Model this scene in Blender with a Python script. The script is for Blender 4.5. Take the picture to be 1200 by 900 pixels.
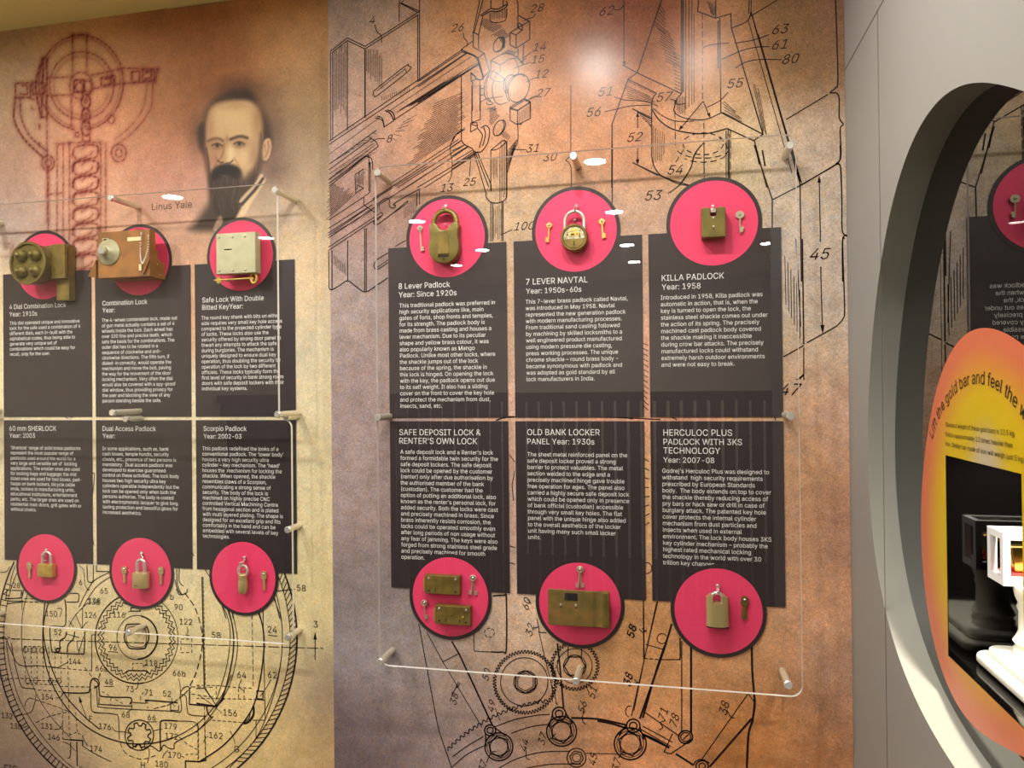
import bpy, bmesh, math, random
import numpy as np
from math import sin, cos, radians, pi, sqrt, atan2, hypot
from mathutils import Vector, Matrix
from mathutils.geometry import tessellate_polygon
random.seed(7)
rng = np.random.RandomState(5)
scene = bpy.context.scene
for o in list(bpy.data.objects):
    bpy.data.objects.remove(o)
COL = scene.collection

# ------------------------------------------------------------------ camera
F = 850.0                                   # focal length in pixels of the 1200x900 frame
YAW, PITCH, ROLL = radians(12.3), radians(0.35), radians(0.57)
CAM = np.array([0.0, 0.0, 1.55])
fw = np.array([-sin(YAW)*cos(PITCH), cos(YAW)*cos(PITCH), sin(PITCH)])
r0 = np.array([cos(YAW), sin(YAW), 0.0])
u0 = np.cross(r0, fw)
rt = r0*cos(ROLL) - u0*sin(ROLL)
up = np.cross(rt, fw)
cam = bpy.data.cameras.new('camera')
cam.sensor_width = 36.0
cam.lens = 36.0*F/1200.0
cam.clip_start = 0.05
cam_o = bpy.data.objects.new('camera', cam)
COL.objects.link(cam_o)
cam_o.matrix_world = Matrix(((rt[0], up[0], -fw[0], CAM[0]), (rt[1], up[1], -fw[1], CAM[1]),
                             (rt[2], up[2], -fw[2], CAM[2]), (0, 0, 0, 1)))
scene.camera = cam_o

# ------------------------------------------------------------------ view, world, light
vs = scene.view_settings
scene.display_settings.display_device = 'sRGB'
vs.view_transform = 'Standard'
vs.look = 'None'
vs.exposure = 0.0
vs.gamma = 1.0
vs.use_curve_mapping = False
w = bpy.data.worlds.new('world')
scene.world = w
w.use_nodes = True
w.node_tree.nodes['Background'].inputs[0].default_value = (0.9, 0.85, 0.75, 1)
w.node_tree.nodes['Background'].inputs[1].default_value = 0.02
try:
    scene.cycles.max_bounces = 8
    scene.cycles.transparent_max_bounces = 16
    scene.cycles.sample_clamp_indirect = 4.0
    scene.cycles.caustics_reflective = False
    scene.cycles.caustics_refractive = False
except Exception:
    pass

CEIL = 2.53
D_R, D_L = 1.55, 1.62                       # distance of the right mural face and of the left wall face
X_STEP, X_R = -0.766, 0.347                 # left end of the projecting mural; face of the grey wall
X_G = 0.392                                 # plane of the dark glass behind the round opening
WARM = (1.0, 0.96, 0.91)
# round ceiling lamps (x, y, watts): first the ones that wash the murals, then those farther out in the room
WALL_LAMPS = [(-0.499, 0.893, 8.0), (-0.207, 0.885, 7.6), (0.10, 0.86, 3.6), (-1.85, 0.72, 13.0), (-1.36, 0.70, 13.0)]
ROOM_LAMPS = [(-0.306, -0.158, 6), (-1.425, -1.023, 6), (-0.292, -1.089, 5), (-0.277, -2.053, 10), (-0.264, -2.746, 12), (-1.633, -2.524, 12),
              (-1.28, -1.969, 10), (0.663, -2.247, 10), (-2.423, -0.127, 8), (-2.507, -1.123, 8)]
for sx, sy, p in WALL_LAMPS+ROOM_LAMPS:
    l = bpy.data.lights.new('downlight_lamp', 'AREA')
    l.shape = 'DISK'; l.size = 0.095; l.energy = p; l.color = WARM
    o = bpy.data.objects.new('downlight_lamp', l); COL.objects.link(o)
    o.location = (sx, sy, CEIL-0.006)


# ------------------------------------------------------------------ pixel of the photograph -> point on a plane of the place
def ray(px, py):
    return fw + rt*((px-600.0)/F) - up*((py-450.0)/F)
def onY(px, py, Y):
    d = ray(px, py); return CAM + d*((Y-CAM[1])/d[1])
def onX(px, py, X):
    d = ray(px, py); return CAM + d*((X-CAM[0])/d[0])
def onZ(px, py, Z):
    d = ray(px, py); return CAM + d*((Z-CAM[2])/d[2])
def projN(P):
    d = P - CAM
    z = d @ fw
    return 600+F*(d @ rt)/z, 450-F*(d @ up)/z


# ------------------------------------------------------------------ materials
def s2l(c):
    return tuple(((v/12.92) if v <= 0.04045 else ((v+0.055)/1.055)**2.4) for v in c)
def rgb(r, g, b):
    return s2l((r/255.0, g/255.0, b/255.0)) + (1.0,)


def mat(name, color, rough=0.5, metal=0.0, spec=0.5, bump=0.0, bscale=200.0, vary=0.0, vscale=60.0, emit=None, estr=0.0, coat=0.0, ior=1.5, color2=None):
    m = bpy.data.materials.new(name)
    m.use_nodes = True
    nt = m.node_tree
    b = nt.nodes['Principled BSDF']
    b.inputs['Base Color'].default_value = color
    b.inputs['Roughness'].default_value = rough
    b.inputs['Metallic'].default_value = metal
    b.inputs['Specular IOR Level'].default_value = spec
    b.inputs['IOR'].default_value = ior
    b.inputs['Coat Weight'].default_value = coat
    b.inputs['Coat Roughness'].default_value = 0.08
    if emit:
        b.inputs['Emission Color'].default_value = emit
        b.inputs['Emission Strength'].default_value = estr
    tc = nt.nodes.new('ShaderNodeTexCoord')
    if vary > 0:
        n = nt.nodes.new('ShaderNodeTexNoise')
        n.inputs['Scale'].default_value = vscale
        n.inputs['Detail'].default_value = 5
        nt.links.new(tc.outputs['Object'], n.inputs['Vector'])
        mx = nt.nodes.new('ShaderNodeMix'); mx.data_type = 'RGBA'
        c2 = color2 or tuple(max(0, c*(1-vary)) for c in color[:3]) + (1,)
        mx.inputs[6].default_value = color
        mx.inputs[7].default_value = c2
        cr = nt.nodes.new('ShaderNodeMapRange')
        cr.inputs[1].default_value = 0.35; cr.inputs[2].default_value = 0.65
        nt.links.new(n.outputs[0], cr.inputs[0])
        nt.links.new(cr.outputs[0], mx.inputs[0])
        nt.links.new(mx.outputs[2], b.inputs['Base Color'])
    if bump > 0:
        n = nt.nodes.new('ShaderNodeTexNoise')
        n.inputs['Scale'].default_value = bscale
        n.inputs['Detail'].default_value = 4
        nt.links.new(tc.outputs['Object'], n.inputs['Vector'])
        bp = nt.nodes.new('ShaderNodeBump')
        bp.inputs['Strength'].default_value = bump
        bp.inputs['Distance'].default_value = 0.002
        nt.links.new(n.outputs[0], bp.inputs['Height'])
        nt.links.new(bp.outputs[0], b.inputs['Normal'])
    return m


def mural_material(name, rough, k1=1.0, k2=1.0, kt=1.0):
    m = bpy.data.materials.new(name)
    m.use_nodes = True
    nt = m.node_tree
    N, Lk = nt.nodes.new, nt.links.new
    b = nt.nodes['Principled BSDF']
    geo = N('ShaderNodeNewGeometry')
    at = N('ShaderNodeAttribute'); at.attribute_name = 'print'
    # soft blotches
    n1 = N('ShaderNodeTexNoise'); n1.inputs['Scale'].default_value = 22; n1.inputs['Detail'].default_value = 6; n1.inputs['Roughness'].default_value = 0.65
    Lk(geo.outputs['Position'], n1.inputs['Vector'])
    # parchment fibres: distorted fine noise
    n2 = N('ShaderNodeTexNoise'); n2.inputs['Scale'].default_value = 240; n2.inputs['Detail'].default_value = 3; n2.inputs['Distortion'].default_value = 1.6
    Lk(geo.outputs['Position'], n2.inputs['Vector'])
    n3 = N('ShaderNodeTexNoise'); n3.inputs['Scale'].default_value = 55; n3.inputs['Detail'].default_value = 4; n3.inputs['Distortion'].default_value = 0.8
    Lk(geo.outputs['Position'], n3.inputs['Vector'])

    def rng_(node, a, bb, lo, hi):
        r = N('ShaderNodeMapRange')
        r.inputs[1].default_value = a; r.inputs[2].default_value = bb
        r.inputs[3].default_value = lo; r.inputs[4].default_value = hi
        Lk(node.outputs[0], r.inputs[0])
        return r
    a1 = rng_(n1, 0.3, 0.7, 1-0.20*k1, 1+0.22*k1)
    a2 = rng_(n2, 0.32, 0.68, 1-0.28*k2, 1+0.30*k2)
    a3 = rng_(n3, 0.3, 0.7, 0.0, 1.0)
    mu = N('ShaderNodeMath'); mu.operation = 'MULTIPLY'; Lk(a1.outputs[0], mu.inputs[0]); Lk(a2.outputs[0], mu.inputs[1])
    # warm / cool tint by the middle noise
    tint = N('ShaderNodeMix'); tint.data_type = 'RGBA'
    tint.inputs[6].default_value = (1+0.09*kt, 1-0.03*kt, 1-0.16*kt, 1)
    tint.inputs[7].default_value = (1-0.07*kt, 1.0, 1+0.16*kt, 1)
    Lk(a3.outputs[0], tint.inputs[0])
    m1 = N('ShaderNodeMix'); m1.data_type = 'RGBA'; m1.blend_type = 'MULTIPLY'; m1.inputs[0].default_value = 1
    Lk(at.outputs['Color'], m1.inputs[6]); Lk(tint.outputs[2], m1.inputs[7])
    vm = N('ShaderNodeVectorMath'); vm.operation = 'SCALE'
    Lk(m1.outputs[2], vm.inputs[0]); Lk(mu.outputs[0], vm.inputs['Scale'])
    fin = N('ShaderNodeMix'); fin.data_type = 'RGBA'         # smooth print (alpha 0) to full grain (alpha 1)
    Lk(at.outputs['Alpha'], fin.inputs[0]); Lk(at.outputs['Color'], fin.inputs[6]); Lk(vm.outputs[0], fin.inputs[7])
    Lk(fin.outputs[2], b.inputs['Base Color'])
    b.inputs['Roughness'].default_value = rough
    b.inputs['Specular IOR Level'].default_value = 0.5
    return m


def acrylic_material():
    m = bpy.data.materials.new('clear_acrylic')
    m.use_nodes = True
    nt = m.node_tree
    nt.nodes.clear()
    N, Lk = nt.nodes.new, nt.links.new
    out = N('ShaderNodeOutputMaterial')
    tr = N('ShaderNodeBsdfTransparent'); tr.inputs[0].default_value = (0.995, 0.995, 0.99, 1)
    gl = N('ShaderNodeBsdfGlossy'); gl.inputs['Roughness'].default_value = 0.0
    fr = N('ShaderNodeFresnel'); fr.inputs['IOR'].default_value = 1.75
    mx = N('ShaderNodeMixShader')
    lim = N('ShaderNodeMath'); lim.operation = 'MINIMUM'; lim.inputs[1].default_value = 0.07
    Lk(fr.outputs[0], lim.inputs[0])
    Lk(lim.outputs[0], mx.inputs[0]); Lk(tr.outputs[0], mx.inputs[1]); Lk(gl.outputs[0], mx.inputs[2])
    Lk(mx.outputs[0], out.inputs['Surface'])
    return m


def acrylic_edge_material():
    m = bpy.data.materials.new('acrylic_polished_edge')
    m.use_nodes = True
    nt = m.node_tree
    nt.nodes.clear()
    N, Lk = nt.nodes.new, nt.links.new
    out = N('ShaderNodeOutputMaterial')
    tr = N('ShaderNodeBsdfTransparent'); tr.inputs[0].default_value = (0.25, 0.23, 0.18, 1)
    b = N('ShaderNodeBsdfPrincipled')
    b.inputs['Base Color'].default_value = (0.9, 0.89, 0.84, 1); b.inputs['Roughness'].default_value = 0.25
    tl = N('ShaderNodeBsdfTranslucent'); tl.inputs[0].default_value = (0.95, 0.95, 0.9, 1)
    m2 = N('ShaderNodeMixShader'); m2.inputs[0].default_value = 0.12
    Lk(b.outputs[0], m2.inputs[1]); Lk(tl.outputs[0], m2.inputs[2])
    mx = N('ShaderNodeMixShader'); mx.inputs[0].default_value = 0.93
    Lk(tr.outputs[0], mx.inputs[1]); Lk(m2.outputs[0], mx.inputs[2])
    Lk(mx.outputs[0], out.inputs['Surface'])
    return m


def radial_sign_material(cy, cz):
    """printed disc: pale middle, yellow field, orange rim"""
    m = bpy.data.materials.new('yellow_orange_print')
    m.use_nodes = True
    nt = m.node_tree
    N, Lk = nt.nodes.new, nt.links.new
    b = nt.nodes['Principled BSDF']
    at = N('ShaderNodeAttribute'); at.attribute_name = 'radius'
    cr = N('ShaderNodeValToRGB')
    e = cr.color_ramp.elements
    e[0].position = 0.0; e[0].color = rgb(180, 166, 138)
    e[1].position = 1.0; e[1].color = rgb(192, 98, 66)
    for p, c in ((0.20, rgb(188, 162, 60)), (0.36, rgb(192, 164, 10)), (0.66, rgb(194, 162, 8)), (0.82, rgb(194, 128, 48)), (0.92, rgb(192, 102, 68))):
        q = e.new(p); q.color = c
    Lk(at.outputs['Fac'], cr.inputs[0])
    Lk(cr.outputs[0], b.inputs['Base Color'])
    b.inputs['Roughness'].default_value = 0.35
    return m


M = {}
M['mural'] = mural_material('printed_parchment', 0.25, 1.0, 1.0, 0.7)
M['mural'].node_tree.nodes['Principled BSDF'].inputs['Specular IOR Level'].default_value = 0.16
M['mural_matt'] = mural_material('printed_parchment_matt', 0.62, 0.7, 0.75, 0.55)
M['mural_matt'].node_tree.nodes['Principled BSDF'].inputs['Specular IOR Level'].default_value = 0.25
M['ink_matt'] = mat('mural_ink_matt', rgb(38, 28, 26), 0.6, spec=0.25)
M['ink'] = mat('mural_ink', rgb(30, 21, 19), 0.25, spec=0.22)
M['ink_soft'] = mat('mural_ink_soft', rgb(64, 46, 40), 0.32)
M['caption'] = mat('caption_ink', rgb(80, 60, 52), 0.6, spec=0.2)
M['panel'] = mat('panel_dark_print', rgb(49, 40, 42), 0.42, spec=0.4)
M['pink'] = mat('panel_pink_print', rgb(230, 66, 106), 0.5, spec=0.25)
M['white'] = mat('white_lettering', rgb(236, 234, 230), 0.6)
M['acrylic'] = acrylic_material()
M['edge'] = acrylic_edge_material()
M['steel'] = mat('brushed_steel', rgb(222, 214, 190), 0.36, 0.55)
M['chrome'] = mat('chrome', rgb(236, 232, 224), 0.16, 0.7)
M['brass_old'] = mat('aged_brass', rgb(140, 118, 56), 0.42, 0.45, vary=0.4, vscale=45, bump=0.15, bscale=120)
M['brass'] = mat('brass', rgb(204, 172, 84), 0.32, 0.5, vary=0.25, vscale=70)
M['brass_bright'] = mat('bright_brass', rgb(226, 186, 92), 0.28, 0.5)
M['brass_green'] = mat('olive_brass', rgb(122, 108, 50), 0.40, 0.4, vary=0.3, vscale=50, bump=0.12, bscale=140)
M['bronze'] = mat('brown_bronze_plate', rgb(140, 106, 54), 0.5, 0.2, vary=0.35, vscale=40, color2=rgb(104, 94, 44), bump=0.1)
M['rust'] = mat('rust_brown_metal', rgb(160, 106, 46), 0.5, 0.1, vary=0.3, vscale=30, color2=rgb(126, 84, 36), bump=0.1)
M['nickel'] = mat('dull_nickel', rgb(190, 186, 150), 0.36, 0.3, vary=0.15, vscale=40)
M['steel_key'] = mat('key_steel', rgb(190, 180, 152), 0.35, 0.5)
M['satin'] = mat('satin_bronze', rgb(196, 176, 122), 0.33, 0.5)
M['bead'] = mat('silver_beads', rgb(230, 226, 212), 0.25, 0.3)
M['dark'] = mat('dark_hole', rgb(16, 13, 10), 0.8)
M['mech'] = mat('lock_mechanism', rgb(214, 206, 168), 0.25, 0.8, vary=0.6, vscale=260)
M['cream'] = mat('cream_label', rgb(232, 214, 160), 0.5)
M['wall_grey'] = mat('grey_wall_paint', rgb(140, 139, 134), 0.5, spec=0.3)
M['reveal'] = mat('grey_reveal_paint', rgb(148, 148, 138), 0.45)
M['groove'] = mat('panel_joint', rgb(88, 80, 70), 0.8)
M['ceiling'] = mat('ceiling_paint', rgb(236, 224, 150), 0.8)
M['room'] = mat('room_paint', rgb(236, 226, 206), 0.8)
M['floor'] = mat('dark_floor', rgb(96, 88, 76), 0.5, vary=0.3, vscale=8)
M['slat'] = mat('dark_slats', rgb(52, 40, 38), 0.6)
M['glass_dark'] = mat('dark_glass', rgb(4, 3, 3), 0.0, ior=2.3, spec=0.5)
M['black_gloss'] = mat('black_gloss', rgb(5, 4, 4), 0.06, ior=1.5)
M['plaster'] = mat('white_plaster', rgb(236, 232, 214), 0.4)
M['gold'] = mat('gold', rgb(240, 196, 92), 0.22, 1.0, bump=0.3, bscale=90)
M['opal'] = mat('white_opal_acrylic', rgb(245, 243, 240), 0.3)
M['redpad'] = mat('red_pad', rgb(214, 60, 56), 0.4)
M['sign_ink'] = mat('sign_black_ink', rgb(46, 38, 16), 0.45)
M['lamp'] = mat('lamp_diffuser', (1, 1, 1, 1), 0.5, emit=(1.0, 0.93, 0.82, 1), estr=40.0)
M['lamp_ring'] = mat('lamp_ring', rgb(225, 222, 215), 0.4)


# ------------------------------------------------------------------ mesh helpers
class MB:
    def __init__(s):
        s.v = []; s.f = []
    def add(s, verts, faces):
        n = len(s.v)
        s.v.extend([tuple(map(float, q)) for q in verts])
        s.f.extend([tuple(i+n for i in f) for f in faces])
        return s
    def box(s, x0, x1, y0, y1, z0, z1):
        return s.add([(x0,y0,z0),(x1,y0,z0),(x1,y1,z0),(x0,y1,z0),(x0,y0,z1),(x1,y0,z1),(x1,y1,z1),(x0,y1,z1)],
                     [(0,3,2,1),(4,5,6,7),(0,1,5,4),(1,2,6,5),(2,3,7,6),(3,0,4,7)])
    def prism(s, pts, y0, y1):
        """outline pts (x,z) counter-clockwise seen from the front (-y); front at y0, back at y1"""
        a = sum(pts[i][0]*pts[(i+1) % len(pts)][1]-pts[(i+1) % len(pts)][0]*pts[i][1] for i in range(len(pts)))
        if a < 0: pts = pts[::-1]
        n = len(pts)
        v = [(x, y0, z) for x, z in pts] + [(x, y1, z) for x, z in pts]
        f = [tuple(range(n)), tuple(range(2*n-1, n-1, -1))]
        f += [(i, i+n, (i+1) % n+n, (i+1) % n) for i in range(n)]
        return s.add(v, f)
    def lathe(s, prof, c=(0, 0, 0), axis='y', seg=32, sx=1.0, sz=1.0, caps=True):
        """prof: (radius, offset along axis)"""
        v = []; f = []
        n = len(prof)
        for i in range(seg):
            a = 2*pi*i/seg
            for r, h in prof:
                p, q = r*cos(a)*sx, r*sin(a)*sz
                if axis == 'y': v.append((c[0]+p, c[1]+h, c[2]+q))
                elif axis == 'z': v.append((c[0]+p, c[1]+q, c[2]+h))
                else: v.append((c[0]+h, c[1]+p, c[2]+q))
        for i in range(seg):
            j = (i+1) % seg
            for k in range(n-1):
                f.append((i*n+k, j*n+k, j*n+k+1, i*n+k+1))
        s.add(v, f)
        for k in (0, n-1) if caps else ():
            if prof[k][0] > 1e-6:
                base = len(s.v)-len(v)
                ring = [base+i*n+k for i in range(seg)]
                s.f.append(tuple(ring if k else ring[::-1]))
        return s
    def tube(s, path, r, seg=10, closed=False, flat=1.0):
        P = [Vector(p) for p in path]
        n = len(P)
        rings = []
        prev = None
        for i, p in enumerate(P):
            if closed: t = P[(i+1) % n]-P[i-1]
            else: t = P[min(i+1, n-1)]-P[max(i-1, 0)]
            t.normalize()
            if prev is None:
                a = t.orthogonal().normalized()
            else:
                a = (prev - t*prev.dot(t)).normalized()
            prev = a
            b = t.cross(a)
            rr = r[i] if isinstance(r, (list, tuple)) else r
            rings.append([p + a*(rr*cos(2*pi*k/seg)) + b*(rr*flat*sin(2*pi*k/seg)) for k in range(seg)])
        v = [q for rg in rings for q in rg]
        f = []
        for i in range(n if closed else n-1):
            j = (i+1) % n
            for k in range(seg):
                l = (k+1) % seg
                f.append((i*seg+k, i*seg+l, j*seg+l, j*seg+k))
        if not closed:
            f.append(tuple(range(seg-1, -1, -1)))
            f.append(tuple((n-1)*seg+k for k in range(seg)))
        return s.add(v, f)
    def ball(s, c, r, seg=16, rings=8, ry=None):
        prof = [(r*sin(pi*k/rings), -(ry or r)*cos(pi*k/rings)) for k in range(rings+1)]
        prof[0] = (1e-7, prof[0][1]); prof[-1] = (1e-7, prof[-1][1])
        return s.lathe(prof, c, 'y', seg)
    def build(s, name, m, parent=None, smooth=None, bevel=0.0, loc=None, segs=2):
        me = bpy.data.meshes.new(name)
        me.from_pydata(s.v, [], s.f)
        me.materials.append(M[m] if isinstance(m, str) else m)
        if bevel > 0:
            bm = bmesh.new(); bm.from_mesh(me)
            bmesh.ops.remove_doubles(bm, verts=bm.verts, dist=1e-6)
            ed = [e for e in bm.edges if len(e.link_faces) == 2 and e.calc_face_angle(0) > radians(35)]
            bmesh.ops.bevel(bm, geom=ed, offset=bevel, segments=segs, affect='EDGES', profile=0.5, clamp_overlap=True)
            bm.to_mesh(me); bm.free()
        me.update()
        if smooth:
            me.shade_smooth()
            me.set_sharp_from_angle(angle=radians(smooth))
        o = bpy.data.objects.new(name, me)
        COL.objects.link(o)
        if parent is not None: o.parent = parent
        if loc is not None: o.location = loc
        return o


def tag(o, label, cat, group=None):
    o['label'] = label; o['category'] = cat
    if group: o['group'] = group
    return o
def thing(name, label, cat, loc=(0, 0, 0), group=None):
    o = bpy.data.objects.new(name, None)
    o.empty_display_size = 0.05
    COL.objects.link(o); o.location = loc
    return tag(o, label, cat, group)
def struct(o):
    o['kind'] = 'structure'; return o
def circ(r, n=32, cx=0, cz=0, sx=1, sz=1, a0=0):
    return [(cx+r*sx*cos(a0+2*pi*i/n), cz+r*sz*sin(a0+2*pi*i/n)) for i in range(n)]
def rrect(x0, x1, z0, z1, r, n=5):
    p = []
    for cx, cz, a in ((x1-r, z1-r, 0), (x0+r, z1-r, 90), (x0+r, z0+r, 180), (x1-r, z0+r, 270)):
        for i in range(n+1):
            t = radians(a+90*i/n); p.append((cx+r*cos(t), cz+r*sin(t)))
    return p


# ------------------------------------------------------------------ lettering
def inside(px, py, pts):
    r = np.zeros(px.shape, bool)
    n = len(pts)
    for i in range(n):
        (ax, ay), (bx, by) = pts[i], pts[(i+1) % n]
        if ay == by: continue
        c = ((ay > py) != (by > py)) & (px < (bx-ax)*(py-ay)/(by-ay)+ax)
        r ^= c
    return r
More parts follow.
